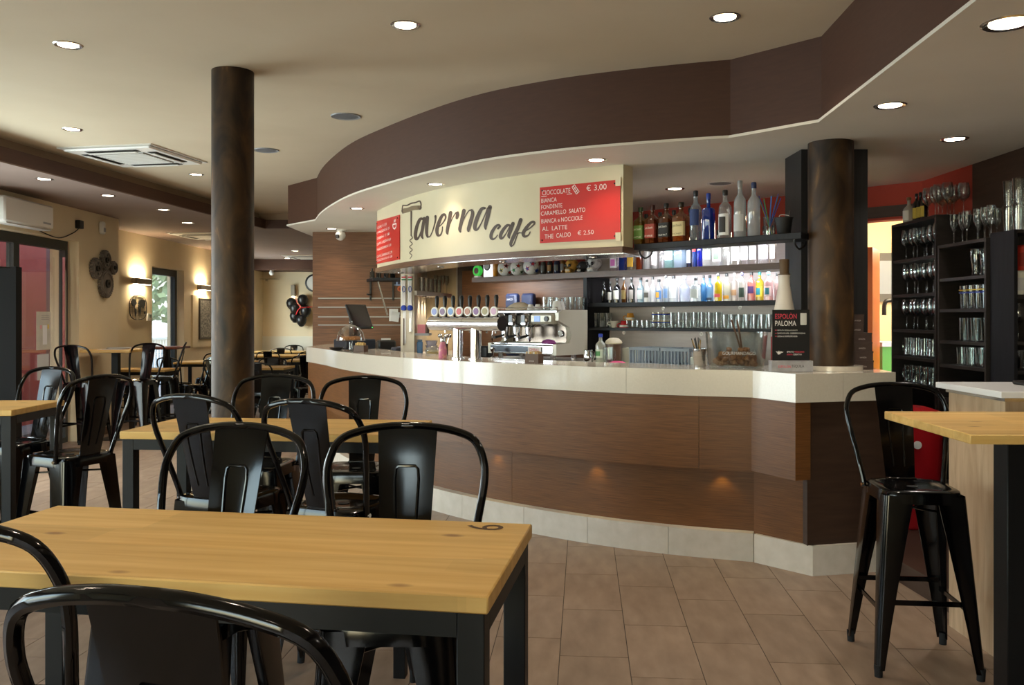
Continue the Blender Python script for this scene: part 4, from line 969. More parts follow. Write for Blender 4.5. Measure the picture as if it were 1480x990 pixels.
BL = [(873, 8, 'tall', (30, 28, 30), 31, 'slim near-black bottle', {}), (882, 9, 'round', (22, 20, 22), 31, 'black bottle with small white label', dict(lcol=(208, 204, 200), body=.8)),
 (892, 12.5, 'round', (20, 22, 26), 36, 'black bottle with a white diamond label', dict(lcol=(214, 212, 200), body=.8)), (902, 9.5, 'round', (120, 74, 26), 36, 'amber bottle with olive label', dict(lcol=(132, 112, 60), body=.7)),
 (913, 11, 'round', (22, 20, 20), 37, 'dark bottle with grey crest label', dict(lcol=(150, 144, 136), body=.8)), (926, 11.5, 'round', (190, 214, 222), 36, 'pale blue bottle with patterned label', dict(lcol=(178, 186, 180), body=.4)),
 (935, 10, 'stout', (232, 230, 226), 33, 'white ceramic bottle with dark badge', dict(lcol=(96, 92, 86), lz=(.2, .42), body=.8)), (943.5, 10, 'stout', (240, 242, 244), 37, 'plain frosted white bottle', dict(body=.7)),
 (952.5, 12.5, 'stout', (226, 232, 240), 33, 'bottle with blue and orange painted label', dict(lcol=(84, 130, 190), disc=(214, 160, 60), body=.5)), (962.5, 9, 'tall', (232, 238, 244), 38, 'tall white bottle with blue label', dict(lcol=(120, 156, 206), body=.5)),
 (973.5, 15, 'stout', (238, 240, 242), 38, 'broad milky white bottle', dict(body=.7, lcol=(224, 226, 228))), (989.5, 17, 'stout', (226, 232, 246), 38, 'broad clear bottle with a silver cap', dict(cap=(190, 190, 194), body=.4)),
 (1005.5, 14.5, 'box', (232, 238, 240), 35, 'square clear bottle with etched label', dict(lcol=(206, 214, 214), body=.35)), (1017, 8.5, 'tall', (110, 180, 226), 38, 'slim sky blue bottle', dict(body=.5)),
 (1026, 11.5, 'stout', (160, 202, 232), 38, 'light blue bottle with a dark base label', dict(lcol=(60, 70, 90), lz=(.05, .14), body=.5)), (1038, 12, 'tall', (226, 206, 40), 40, 'bright yellow bottle with red band', dict(lcol=(214, 92, 84), lz=(.14, .26), body=.6)),
 (1050.5, 12, 'tall', (232, 230, 214), 40, 'pale bottle with orange lower band', dict(lcol=(226, 160, 60), lz=(.08, .2), body=.5)), (1061.5, 11, 'tall', (240, 232, 226), 41, 'clear bottle with red seal and tan label', dict(lcol=(150, 116, 84), lz=(.2, .4), cap=(232, 226, 226), body=.4)),
 (1072.5, 11, 'tall', (226, 222, 216), 41, 'bottle with a dark green label and navy cap', dict(lcol=(56, 74, 62), lz=(.12, .46), cap=(40, 36, 80), body=.4)), (1086, 12, 'tall', (240, 160, 150), 43, 'coral pink bottle with purple label', dict(lcol=(74, 48, 100), lz=(.25, .5), body=.6)),
 (1098, 12.5, 'tall', (240, 222, 80), 42, 'yellow bottle with a teal disc label', dict(lcol=(236, 214, 70), disc=(40, 140, 150), body=.6, cap=(60, 150, 150))), (1111, 13.5, 'tall', (240, 206, 206), 41, 'pink bottle with a teal disc label', dict(lcol=(240, 214, 212), disc=(60, 140, 156), body=.6, cap=(60, 130, 140))),
 (1123, 8, 'tall', (238, 214, 214), 39, 'slim pale pink bottle at the right end', dict(body=.5))]
for i, (px, w, kd, tn, hp, ds, kw) in enumerate(BL):
    x, y = line45(px, 8.72+0.06*((i*7) % 3-1)); s = y/F
    bottle(x, y, Z_Bs+0.0005, w*s*0.9, min(hp*s, 0.225), kd, tn, '%s, %s from left in the gin row' % (ds, ORD[i]), group=GB, **kw)

# ------------------------------------------------------------------ glassware meshes
def glass_me(name, prof, n=14, m=None): return MB().lathe(prof, n).mesh(name, m or M_glass, True, 50)
ME_wine = glass_me('wine_glass', [(0.033, 0), (0.034, 0.002), (0.006, 0.008), (0.0035, 0.02), (0.0035, 0.09), (0.012, 0.10), (0.034, 0.122), (0.042, 0.150), (0.038, 0.19), (0.031, 0.222), (0.0295, 0.222), (0.036, 0.19), (0.040, 0.150), (0.032, 0.124), (1e-4, 0.104)])
ME_flute = glass_me('flute_glass', [(0.030, 0), (0.031, 0.002), (0.005, 0.008), (0.0035, 0.02), (0.0035, 0.085), (0.014, 0.10), (0.027, 0.13), (0.029, 0.17), (0.025, 0.205), (0.0235, 0.205), (0.027, 0.17), (0.025, 0.132), (1e-4, 0.10)])
ME_tumbler = glass_me('tumbler_glass', [(0.027, 0), (0.030, 0.002), (0.036, 0.115), (0.034, 0.115), (0.028, 0.010), (1e-4, 0.010)])
ME_short = glass_me('short_glass', [(0.026, 0), (0.029, 0.002), (0.033, 0.066), (0.031, 0.066), (0.026, 0.008), (1e-4, 0.008)])
ME_tall = glass_me('tall_glass', [(0.025, 0), (0.028, 0.002), (0.030, 0.04), (0.035, 0.15), (0.033, 0.15), (0.028, 0.04), (0.025, 0.010), (1e-4, 0.010)])
ME_curvy = glass_me('curved_beer_glass', [(0.028, 0), (0.030, 0.003), (0.026, 0.03), (0.030, 0.08), (0.038, 0.13), (0.034, 0.175), (0.032, 0.175), (0.036, 0.13), (0.028, 0.08), (0.024, 0.03), (1e-4, 0.012)])
ME_mug = glass_me('beer_mug_body', [(0.034, 0), (0.037, 0.003), (0.037, 0.02), (0.035, 0.03), (0.036, 0.13), (0.038, 0.135), (0.036, 0.135), (0.033, 0.03), (0.032, 0.012), (1e-4, 0.012)], 10)
ME_handle = MB().tube(spline([(0.035, 0, 0.115), (0.062, 0, 0.11), (0.068, 0, 0.07), (0.060, 0, 0.035), (0.035, 0, 0.03)], 4), 0.005, 6).mesh('mug_handle', M_glass)
def gls(name, me, loc, label, group, rz=0.0, cat='glass'):
    o = link(name, me, None, loc, rz); tag(o, label, cat, group); return o
# shelf C: ribbed stacks, cups, small glasses, banded stacks, tumblers two high
def c45(px, c): x, y = line45(px, c); return x, y
GC = 'glasses on the low black shelf'
for i, px in enumerate((861.5, 870.5, 879.5)):
    for lv in range(2):
        x, y = c45(px, 8.75); gls('short_glass', ME_short, (x, y, Z_Cs+0.0005+lv*0.067), '%s short glass of the %s stack from left on the low black shelf' % (['bottom', 'top'][lv], ORD[i]), GC)
def cup(x, y, z, col, label, rz=0.0, up=True, s=1.0, group=None, band=None):
    t = thing('cup', label, 'cup', (x, y, z), rz, group)
    pr = [(0.020, 0), (0.024, 0.002), (0.036, 0.055), (0.034, 0.055), (0.022, 0.006), (1e-4, 0.006)]
    MB().lathe([(r*s, zz_*s) for r, zz_ in pr], 16).build('bowl', mat('ceramic_%d_%d_%d' % col, col, 0.25), t)
    MB().tube([(p[0]*s, p[1]*s, p[2]*s) for p in spline([(0.031, 0, 0.045), (0.05, 0, 0.046), (0.052, 0, 0.028), (0.03, 0, 0.02)], 4)], 0.0035*s, 6).build('handle', mat('ceramic_%d_%d_%d' % col, col, 0.25), t)
    if band: MB().lathe([(0.0335*s, 0.034*s), (0.0362*s, 0.050*s)], 16, cap=False).build('painted_band', mat('ceramic_%d_%d_%d' % band, band, 0.3), t)
    if not up: t.rotation_euler = (PI, 0, rz); t.location = (x, y, z+0.055*s)
    return t
GU = 'cups on the low black shelf'
x, y = c45(888, 8.72); cup(x, y, Z_Cs+0.0005, (226, 222, 212), 'white cup on the low black shelf', PI, s=1.1, group=GU)
x, y = c45(902, 8.72); cup(x, y, Z_Cs+0.0005, (190, 40, 44), 'red and white cup upside down on the low black shelf', PI*0.9, False, 1.15, GU, (230, 226, 220))
x, y = c45(911, 8.78); bs = cup(x, y, Z_Cs+0.068, (220, 150, 50), 'orange and white cup upside down on top of small glasses', PI*0.9, False, 1.15, GU, (232, 228, 220))
for i, px in enumerate((909, 917, 924, 931, 938)):
    x, y = c45(px, 8.75); gls('short_glass', ME_short, (x, y, Z_Cs+0.0005), '%s small glass from left beside the red cup' % ORD[i], GC)
for i, px in enumerate((947, 955, 963)):
    for lv in range(2):
        x, y = c45(px, 8.75); o = gls('banded_glass', ME_short, (x, y, Z_Cs+0.0005+lv*0.068), '%s glass with blue and yellow bands, %s banded stack from left' % (['lower', 'upper'][lv], ORD[i]), GC)
        MB().lathe([(0.0325, 0.045), (0.0332, 0.056)], 14, cap=False).build('blue_band', mat('band_blue', (40, 60, 150), 0.4), o); MB().lathe([(0.0332, 0.058), (0.0336, 0.062)], 14, cap=False).build('yellow_band', mat('band_yellow', (210, 180, 50), 0.4), o)
for i, px in enumerate((973, 984, 995, 1006, 1017, 1028, 1039)):
    for lv in range(2):
        x, y = c45(px, 8.75); gls('short_glass', ME_short, (x, y, Z_Cs+0.0005+lv*0.0675), '%s tumbler of the %s double stack from left, right half of low shelf' % (['lower', 'upper'][lv], ORD[i]), GC)
for i, px in enumerate((1050, 1060.5, 1071, 1082, 1093, 1104, 1115)):
    x, y = c45(px, 8.75); gls('tumbler_glass', ME_tumbler, (x, y, Z_Cs+0.0005), '%s tall tumbler from left at the right end of the low shelf' % ORD[i], GC)

# ------------------------------------------------------------------ things on the left part of the brown shelf
def onA(px, c=8.74): x, y = line45(px, c); return x, y
x, y = onA(690.5); g = thing('round_green_sign', 'green round beer emblem on the brown shelf', 'sign', (x, y, Z_A), RZ45)
MB().cyl((0, -0.02, 0.075), (0, 0.02, 0.075), 0.055, n=24).build('disc', mat('emblem_green', (60, 170, 60), 0.3, emit=(60, 190, 70), estr=0.5), g); MB().cyl((0, -0.024, 0.075), (0, -0.0205, 0.075), 0.032, n=20).build('centre', mat('emblem_dark', (90, 40, 40), 0.4), g); MB().box(-0.03, 0.03, -0.025, 0.025, 0, 0.02).build('foot', M_plw, g)
x, y = onA(706); g = thing('round_white_sign', 'white lit round emblem with dark crest on the brown shelf', 'sign', (x, y, Z_A), RZ45)
MB().box(-0.062, 0.062, -0.015, 0.02, 0, 0.19, 0.006).build('light_box', mat('lit_white', (245, 245, 250), 0.4, emit=(240, 245, 255), estr=1.1), g); MB().cyl((0, -0.022, 0.115), (0, -0.0155, 0.115), 0.045, n=24).build('crest_ring', mat('crest_dark', (60, 54, 50), 0.4), g); MB().cyl((0, -0.024, 0.115), (0, -0.0222, 0.115), 0.033, n=20).build('crest', mat('crest_grey', (170, 164, 160), 0.4), g)
x, y = onA(716); gls('beer_sample', glass_me('beer_sample', [(0.022, 0), (0.024, 0.002), (0.028, 0.14), (0.026, 0.14), (0.02, 0.01)], 14, mat('beer_amber', (206, 140, 50), 0.2)), (x, y, Z_A+.0005), 'small amber beer glass on the brown shelf', None)
def ball(px, r, cols, label):
    x, y = onA(px); t = thing('football', label, 'ball', (x, y, Z_A+r), 0.4, 'footballs on the brown shelf')
    MB().ico((0, 0, 0), r, 22, 14).build('ball_skin', mat('ball_white', (228, 226, 222), 0.35), t)
    k = 0
    for th, ph in ((-1.9, 0.25), (-0.9, 0.3), (-2.6, -0.3), (-1.35, -0.55), (-1.5, 1.1), (-0.4, -0.4)):
        d = Vector((math.cos(th)*math.cos(ph), math.sin(th)*math.cos(ph), math.sin(ph))); a = d.orthogonal().normalized(); b2 = d.cross(a)
        for j, (rr, off) in enumerate(((0.46, 1.006), (0.28, 1.012))):
            pts = []
            for q6 in range(10):
                ra = (rr if q6 % 2 == 0 else rr*0.38)*r; p = d*r*off+(a*math.cos(q6*PI/5)+b2*math.sin(q6*PI/5))*ra; pts.append(p.normalized()*r*off)
            MB().add([tuple(p) for p in pts]+[tuple(d*r*off*1.002)], [(10, i, (i+1) % 10) for i in range(10)]).build('star_patch', mat('patch_%d_%d_%d' % cols[(k+j) % len(cols)], cols[(k+j) % len(cols)], 0.4), t, smooth=False)
        k += 1
K_ = (26, 24, 26)
ball(731, 0.083, [(206, 50, 40), K_, (214, 190, 40), K_], 'white football with black red and yellow stars, leftmost on the brown shelf')
ball(748.5, 0.078, [K_, (206, 60, 40), K_, (60, 140, 70)], 'white football with black stars, middle one on the brown shelf')
ball(769, 0.088, [(40, 70, 160), (206, 50, 50), (190, 60, 90), (40, 70, 160)], 'white football with blue and red marks, rightmost on the brown shelf')
def jar(px, w, h, col, cap, label):
    x, y = onA(px); o = MB().lathe([(w*.46, 0), (w*.5, .004), (w*.5, h*.72), (w*.4, h*.8), (w*.4, h*.84)], 16).build('jar', gcol(col, 'j', .55), None, (x, y, Z_A+.0005), RZ45); tag(o, label, 'jar', 'jars on the brown shelf')
    MB().lathe([(w*.43, h*.84), (w*.43, h), (w*.38, h)], 14).build('lid', mat('cap_%d_%d_%d' % cap, cap, .4), o); MB().lathe([(w*.505, h*.2), (w*.505, h*.6)], 8, a0=-PI/2-1, a1=-PI/2+1).build('label', mat('jl_%d' % px, [(200, 196, 186), (90, 92, 90), (70, 84, 130), (150, 110, 60)][int(px) % 4], .6), o)
jar(785.5, 0.055, 0.15, (110, 110, 104), (190, 40, 36), 'grey jar with a red lid, left of two beside the footballs')
jar(795, 0.055, 0.15, (90, 92, 92), (180, 50, 40), 'darker grey jar with a red lid, right of two beside the footballs')
jar(805, 0.06, 0.15, (80, 90, 130), (150, 60, 50), 'bluish jar with a rust lid on the brown shelf')
jar(813.5, 0.05, 0.16, (170, 120, 60), (200, 140, 40), 'amber patterned jar with a gold lid on the brown shelf')
def skull(px, r, col, label):
    x, y = onA(px); t = thing('skull', label, 'skull ornament', (x, y, Z_A), RZ45, 'skulls on the brown shelf')
    m = nmat('skull_%d_%d_%d' % col, col, tuple(int(c*0.72) for c in col), nscale=26, rough=0.35, lo=.45, hi=.6)
    b = MB(); b.ico((0, 0.01, r*1.22), r, 18, 12, 0.92, 1.08, 0.92); b.build('cranium', m, t)
    MB().box(-r*.5, r*.5, -r*.95, r*.2, 0.001, r*.75, r*.16).build('jaw', m, t)
    for s in (-1, 1): MB().ico((s*r*.38, -r*.86, r*1.12), r*.25, 10, 7, 1, .5, 1).build('eye_socket', M_blk, t)
    MB().ico((0, -r*.98, r*.78), r*.13, 8, 6, 1, .5, 1.4).build('nose_hole', M_blk, t)
    for k in range(6): MB().box(-r*.42+k*r*.14, -r*.30+k*r*.14, -r*.99, -r*.93, r*.36, r*.56, .001).build('tooth', mat('tooth', (200, 190, 170), .4), t)
skull(826, 0.066, (214, 164, 74), 'golden skull ornament on the brown shelf')
skull(841.5, 0.052, (56, 56, 58), 'black skull ornament on the brown shelf')
skull(858.5, 0.070, (214, 214, 214), 'silvery white skull ornament on the brown shelf')
# ================================================================== GLASS RACKS ON THE RIGHT
def rack(label, y0, y1, top, shelves, x0=2.86, x1=3.18, bot=0.12):
    t = thing('glass_rack', label, 'shelf unit', (0, 0, 0), 0, 'black glass racks')
    bxo('side_panel', M_shelf, x0, x1, y0, y0+0.02, bot, top, t); bxo('side_panel', M_shelf, x0, x1, y1-0.02, y1, bot, top, t)
    bxo('back_panel', M_shelf, x1-0.012, x1, y0+0.0205, y1-0.0205, bot, top-0.0205, t); bxo('top_panel', M_shelf, x0, x1, y0+0.0205, y1-0.0205, top-0.02, top, t)
    for z in shelves: bxo('shelf', M_shelf, x0+0.004, x1-0.0125, y0+0.0205, y1-0.0205, z-0.02, z, t)
    return t
U1 = [1.91, 1.655, 1.397, 1.20, 1.0, 0.7, 0.4]; U2 = [1.744, 1.54, 1.332, 1.175, 0.95, 0.7, 0.4]
rack('tall black rack nearest the kitchen door, full of wine glasses and mugs', 5.88, 6.57, 2.18, U1)
rack('lower black rack of tumblers between the tall rack and the corner unit', 5.26, 5.86, 1.967, U2)
t = thing('corner_unit', 'black corner shelf unit with tubs at the right picture edge', 'shelf unit', (0, 0, 0), 0, 'black glass racks')
bxo('side_panel', M_black, 2.88, 2.90, 5.0, 5.25, 0.12, 1.99, t); bxo('top_panel', M_shelf, 2.9005, 3.19, 5.0, 5.25, 1.97, 1.99, t); bxo('back_panel', M_shelf, 2.9005, 3.19, 5.235, 5.25, 0.12, 1.9695, t)
for z in (1.616, 1.346, 1.178, 0.9): bxo('shelf', M_shelf, 2.9005, 3.19, 5.0, 5.2345, z-0.02, z, t)
def row(name, me, ys, x, z, what, where, group, cat='glass', back=None):
    n = len(ys)
    for i, y in enumerate(ys):
        o = gls(name, me, (x+0.012*math.sin(i*2.3), y, z+0.0005), '%s %s from the left on %s' % (ORD[i], what, where), group, i*0.7, cat)
def lin_(a, b, n): return [a+(b-a)*i/(n-1) for i in range(n)]
GR = 'glassware in the tall rack'
w1, w2, w3, w4, w5 = 'top inside shelf of the tall rack', 'second shelf of the tall rack', 'third shelf of the tall rack', 'fourth shelf of the tall rack', 'fifth shelf of the tall rack'
row('wine_glass', ME_wine, lin_(6.48, 5.97, 6), 2.93, U1[0], 'wine glass', w1, GR); row('wine_glass', ME_wine, lin_(6.43, 6.0, 5), 3.04, U1[0], 'rear wine glass', w1, GR)
row('wine_glass', ME_wine, lin_(6.46, 5.97, 6), 2.93, U1[1], 'wine glass', w2, GR); row('wine_glass', ME_wine, lin_(6.40, 6.0, 4), 3.04, U1[1], 'rear wine glass', w2, GR)
row('wine_glass', ME_wine, lin_(6.47, 5.97, 6), 2.93, U1[2], 'wine glass', w3, GR); row('wine_glass', ME_wine, lin_(6.40, 6.0, 4), 3.04, U1[2], 'rear wine glass', w3, GR)
def mugs(ys, x, z, where):
    for i, y in enumerate(ys):
        o = gls('beer_mug', ME_mug, (x, y, z+0.0005), '%s beer mug from the left on %s' % (ORD[i], where), 'beer mugs in the tall rack', PI/2+0.5*math.sin(i*1.7)+(0.0 if i else 0.2), 'mug'); link('handle', ME_handle, o)
mugs(lin_(6.46, 5.97, 5), 2.94, U1[3], w4); mugs(lin_(6.46, 5.97, 5), 2.94, U1[4], w5)
row('tall_glass', ME_tumbler, lin_(6.42, 5.97, 6), 3.05, U1[3], 'rear glass', w4, GR); row('tall_glass', ME_tumbler, lin_(6.42, 5.97, 6), 3.05, U1[4], 'rear glass', w5, GR)
GQ = 'glassware in the lower rack'
v1, v2, v3, v4, v5 = ['the %s shelf of the lower rack' % ORD[i] for i in range(5)]
row('curved_glass', ME_curvy, lin_(5.52, 5.335, 3), 2.94, U2[0], 'curved beer glass', v1, GQ); row('curved_glass', ME_curvy, lin_(5.48, 5.32, 2), 3.05, U2[0], 'rear curved glass', v1, GQ)
ME_band = MB().lathe([(0.0352, 0.118), (0.0356, 0.124)], 12, cap=False).mesh('yellow_band', mat('band_yellow', (210, 180, 50), 0.4)); ME_band2 = MB().lathe([(0.0345, 0.100), (0.0350, 0.108)], 12, cap=False).mesh('blue_band', mat('band_blue', (40, 60, 150), 0.4))
for i, y in enumerate(lin_(5.66, 5.335, 5)):
    o = gls('banded_glass', ME_tall, (2.94, y, U2[1]+0.0005), '%s banded tall glass from the left on %s' % (ORD[i], v2), GQ); link('yellow_band', ME_band, o); link('blue_band', ME_band2, o)
row('tall_glass', ME_tall, lin_(5.67, 5.335, 5), 2.94, U2[2], 'tall glass', v3, GQ); row('tall_glass', ME_tumbler, lin_(5.62, 5.32, 4), 3.05, U2[2], 'rear tumbler', v3, GQ)
row('tumbler_glass', ME_tumbler, lin_(5.70, 5.335, 6), 2.94, U2[3], 'tumbler', v4, GQ); row('tumbler_glass', ME_tumbler, lin_(5.68, 5.32, 5), 3.05, U2[3], 'rear tumbler', v4, GQ)
row('tumbler_glass', ME_tumbler, lin_(5.72, 5.335, 6), 2.94, U2[4], 'tumbler', v5, GQ)
row('wine_glass', ME_wine, lin_(6.18, 5.92, 4), 2.95, 2.18, 'wine glass', 'top of the tall rack', 'glasses standing on top of the racks'); row('wine_glass', ME_wine, lin_(6.22, 5.94, 4), 3.07, 2.18, 'rear wine glass', 'top of the tall rack', 'glasses standing on top of the racks')
row('flute_glass', ME_flute, lin_(5.80, 5.33, 6), 2.94, 1.967, 'flute glass', 'top of the lower rack', 'glasses standing on top of the racks'); row('flute_glass', ME_flute, lin_(5.72, 5.36, 4), 3.06, 1.967, 'rear flute glass', 'top of the lower rack', 'glasses standing on top of the racks')
for i, y in enumerate((6.50, 6.40, 6.34, 6.28)):
    if i == 0: bottle(2.96, y, 2.1805, 0.085, 0.20, 'stout', (206, 206, 200), 'whitish stoneware bottle on top of the tall rack', cap=(120, 90, 60), body=.8, rz=-PI/2, lcol=(220, 218, 210))
    else: bottle(2.97, y, 2.1805, 0.055, 0.215, 'tall', (26, 24, 22), '%s dark beer bottle with yellow label on top of the tall rack' % ORD[i-1], lcol=(196, 170, 60), rz=-PI/2, body=.8, group='dark beer bottles on the tall rack')
GK = 'stacked tall glasses on the corner unit'
for i, x in enumerate((2.935, 2.99, 3.05, 3.11)):
    for lv in range(2): gls('tall_glass', ME_tall, (x, 5.05+0.05*(i % 2), 1.9905+lv*0.151), '%s tall glass of %s stack from the left on the corner unit' % (['lower', 'upper'][lv], ORD[i]), GK)
for i, x in enumerate((2.945, 3.02)):
    for lv in range(2): gls('tall_glass', ME_tall, (x, 5.17, 1.9905+lv*0.151), '%s rear tall glass of %s stack from the left on the corner unit' % (['lower', 'upper'][lv], ORD[i]), GK)
bottle(3.10, 5.16, 1.9905, 0.075, 0.30, 'tall', (226, 206, 70), 'bottle with a patterned yellow label and red cap on the corner unit', lcol=(206, 130, 60), cap=(190, 40, 44), disc=(40, 36, 34), rz=0, body=.6)
def tub(x, y, z, r, h, col, label, lcol):
    o = MB().lathe([(r*.92, 0), (r, .005), (r, h*.85), (r*1.03, h*.85), (r*1.03, h*.93), (r*.85, h)], 20).build('tub', mat('tub_%d_%d_%d' % col, col, .4), None, (x, y, z)); tag(o, label, 'tub')
    MB().lathe([(r*1.006, h*.18), (r*1.006, h*.7)], 10, a0=-PI/2-1.1, a1=-PI/2+1.1).build('label', mat('tubl_%d_%d_%d' % lcol, lcol, .6), o)
tub(2.975, 5.10, 1.6165, 0.065, 0.14, (226, 224, 218), 'white plastic tub in the corner unit under the red jar', (206, 206, 214)); tub(3.01, 5.11, 1.757, 0.062, 0.15, (190, 50, 34), 'red jar standing on the white tub in the corner unit', (150, 40, 30))
row('wine_glass', ME_wine, [5.08], 2.95, 1.346, 'wine glass', 'the middle shelf of the corner unit', None); gls('wine_glass', ME_wine, (3.04, 5.10, 1.3465), 'second wine glass on the middle shelf of the corner unit', None)
for i, x in enumerate((2.945, 3.02, 3.09)): gls('tall_glass', ME_tumbler, (x, 5.08, 1.1785), '%s tall glass from left on the lowest seen shelf of the corner unit' % ORD[i], None)
# island with pale wood side, red bin, low fridge, step
t = thing('side_counter', 'side counter with white top and pale oak panel behind the right table', 'counter')
bxo('oak_panel', M_oak, 2.105, 2.125, 3.72, 4.20, 0.0, 1.125, t); bxo('carcass', M_black, 2.1255, 3.15, 3.74, 4.18, 0.0, 1.1245, t); bxo('end_panel', M_oak, 2.126, 3.15, 3.72, 3.7395, 0.0, 1.125, t)
bxo('metal_rail', M_steel, 2.095, 3.16, 3.705, 4.21, 1.1255, 1.142, t); bxo('white_top', mat('laminate_white', (226, 226, 228), 0.25), 2.065, 3.18, 3.68, 4.25, 1.1425, 1.17, t, 0.002)
o = bxo('tray', M_blk, 2.35, 2.9, 3.75, 4.1, 1.1705, 1.19, None, 0.006); tag(o, 'black tray lying on the white side counter', 'tray')
t = thing('waste_bin', 'red bin with a round white sticker behind the lone stool', 'bin', (2.62, 5.75, 0.12))
b = MB(); b.lathe([(0.15, 0), (0.16, 0.01), (0.18, 0.72), (0.185, 0.72), (0.185, 0.75), (0.1, 0.78)], 24, [4]*6); b.build('bin_body', mat('bin_red', (176, 24, 34), 0.35), t); MB().cyl((-0.03, -0.186, 0.55), (-0.03, -0.180, 0.55), 0.026, n=16).build('sticker', M_paper, t)
t = thing('low_fridge', 'low pale fridge with a white handle line behind the stool legs', 'fridge', (0, 0, 0)); bxo('body', mat('fridge_purple_lit', (150, 150, 186), 0.3), 2.42, 2.84, 6.0, 6.4, 0.1205, 0.72, t, 0.01); bxo('handle', M_plw, 2.44, 2.82, 5.975, 5.999, 0.40, 0.42, t)  # purple light on the white fridge is put into the body colour

# ================================================================== BEER TOWER
TX, TY = -0.36, 6.78; TR = R_(-40)
t = thing('beer_tower', 'polished steel T-shaped beer tower with eight taps on the bar', 'beer tap', (TX, TY, Z_T), TR)
for s in (-0.085, 0.105):
    MB().lathe([(0.055, 0), (0.055, 0.008), (0.041, 0.012), (0.041, 0.235)], 24, c=(s, 0, 0)).build('post', M_chrome, t)
b = MB(); b.cyl((-0.37, 0, 0.275), (0.37, 0, 0.275), 0.056, n=32, cap=False); bar_t = b.build('crossbar', M_chrome, t)
MB().cyl((0.369, 0, 0.275), (0.374, 0, 0.275), 0.055, n=32).build('end_cap', M_blk, bar_t); MB().cyl((-0.374, 0, 0.275), (-0.369, 0, 0.275), 0.055, n=32).build('end_cap', M_chrome, bar_t); MB().lathe([(0.0565, 0), (0.0575, 0.002), (0.0565, 0.004)], 32, cap=False).build('seam_ring', M_steel, bar_t).matrix_local = Matrix.Translation((0.0, 0, 0.275)) @ Matrix.Rotation(PI/2, 4, 'Y')
TAPC = [(120, 130, 190), (110, 70, 110), (90, 130, 190), (190, 60, 60), (170, 110, 80), (120, 70, 130), (150, 140, 90), (200, 160, 190)]
for i in range(8):
    x = -0.315+i*0.09
    d = MB(); d.cyl((x, -0.030, 0.368), (x, -0.018, 0.368), 0.037, n=20); mo = d.build('badge', M_plw, t); mo.scale = (1, 1, 1)
    MB().cyl((x, -0.0325, 0.368), (x, -0.0302, 0.368), 0.026, n=18).build('badge_print', mat('tap_%d' % i, TAPC[i], .4), mo)
    h = MB(); h.cyl((x, 0.015, 0.33), (x, 0.0, 0.40), 0.008, n=8); h.lathe([(0.010, 0.40), (0.015, 0.43), (0.018, 0.475), (0.012, 0.492), (1e-4, 0.496)], 12, c=(x, 0, 0)); h.build('tap_handle', M_blk, t)
    b = MB(); b.tube(spline([(x, 0.05, 0.275), (x, 0.085, 0.27), (x, 0.095, 0.24), (x, 0.095, 0.20)], 4), 0.008, 8); b.build('spout', M_chrome, t)

# ================================================================== COFFEE MACHINE (front faces the bar, right end towards us)
cx_, cy_ = line45(801, 7.98)
t = thing('coffee_machine', 'three-group espresso machine in champagne grey and steel on the back worktop', 'coffee machine', (cx_, cy_, Z_W), RZ45)
M_champ = mat('champagne_grey', (196, 190, 174), 0.35, 0.2)
W_ = 0.82; D_ = 0.42
for x in (-0.08, -W_+0.08):
    for y in (0.07, D_-0.07): MB().cyl((x, y, 0.0), (x, y, 0.055), 0.024, n=14).build('foot', M_chrome, t)
bxo('base_tray', M_steel, -W_, 0, 0, D_, 0.055, 0.145, t, 0.012); bxo('drip_grid', M_chrome, -W_+0.03, -0.03, 0.02, 0.26, 0.1455, 0.152, t)
bxo('front_band', mat('machine_graphite', (60, 64, 70), 0.25, 0.6), -W_+0.02, -0.20, -0.006, 0.0, 0.07, 0.13, t)
pl = bxo('name_plate', M_plw, -0.31, -0.15, -0.010, -0.0065, 0.075, 0.125, t)
text_on('CIMBALI', 0.12, 0.026, lambda u, v: (-0.292+u, -0.0115, 0.087+v), 'plate_text', mat('ink_red', (190, 30, 50), .6), pl)
bxo('back_body', M_champ, -W_+0.01, -0.01, 0.28, D_, 0.145, 0.44, t, 0.012); bxo('splash_panel', mat('splash_steel', (128, 116, 106), 0.25, 0.9), -W_+0.04, -0.10, 0.272, 0.2795, 0.16, 0.33, t)
bxo('top_deck', M_steel, -W_, 0.0, 0.04, D_, 0.425, 0.455, t, 0.008); bxo('head_panel', M_champ, -0.30, -0.02, 0.0, 0.10, 0.33, 0.425, t, 0.02)
sd = MB(); sd.prism([(0.0, 0.055), (D_, 0.055), (D_, 0.455), (0.10, 0.455), (0.03, 0.43), (0.03, 0.36), (0.17, 0.30), (0.20, 0.22), (0.17, 0.16), (0.0, 0.15)], -0.02, 0.025)
so = sd.build('side_panel', M_champ, t); so.rotation_euler = (PI/2, 0, PI/2); so.location = (0.0, 0.0, 0.0)
so2 = sd.build('side_panel', M_champ, t); so2.rotation_euler = (PI/2, 0, PI/2); so2.location = (-W_, 0, 0)
bxo('screen', mat('screen_blue', (70, 100, 150), 0.2, emit=(80, 120, 180), estr=0.8), -0.24, -0.17, -0.004, 0.0, 0.35, 0.40, t); MB().cyl((-0.09, -0.012, 0.375), (-0.09, 0.0, 0.375), 0.024, n=18).build('selector_knob', M_blk, t)
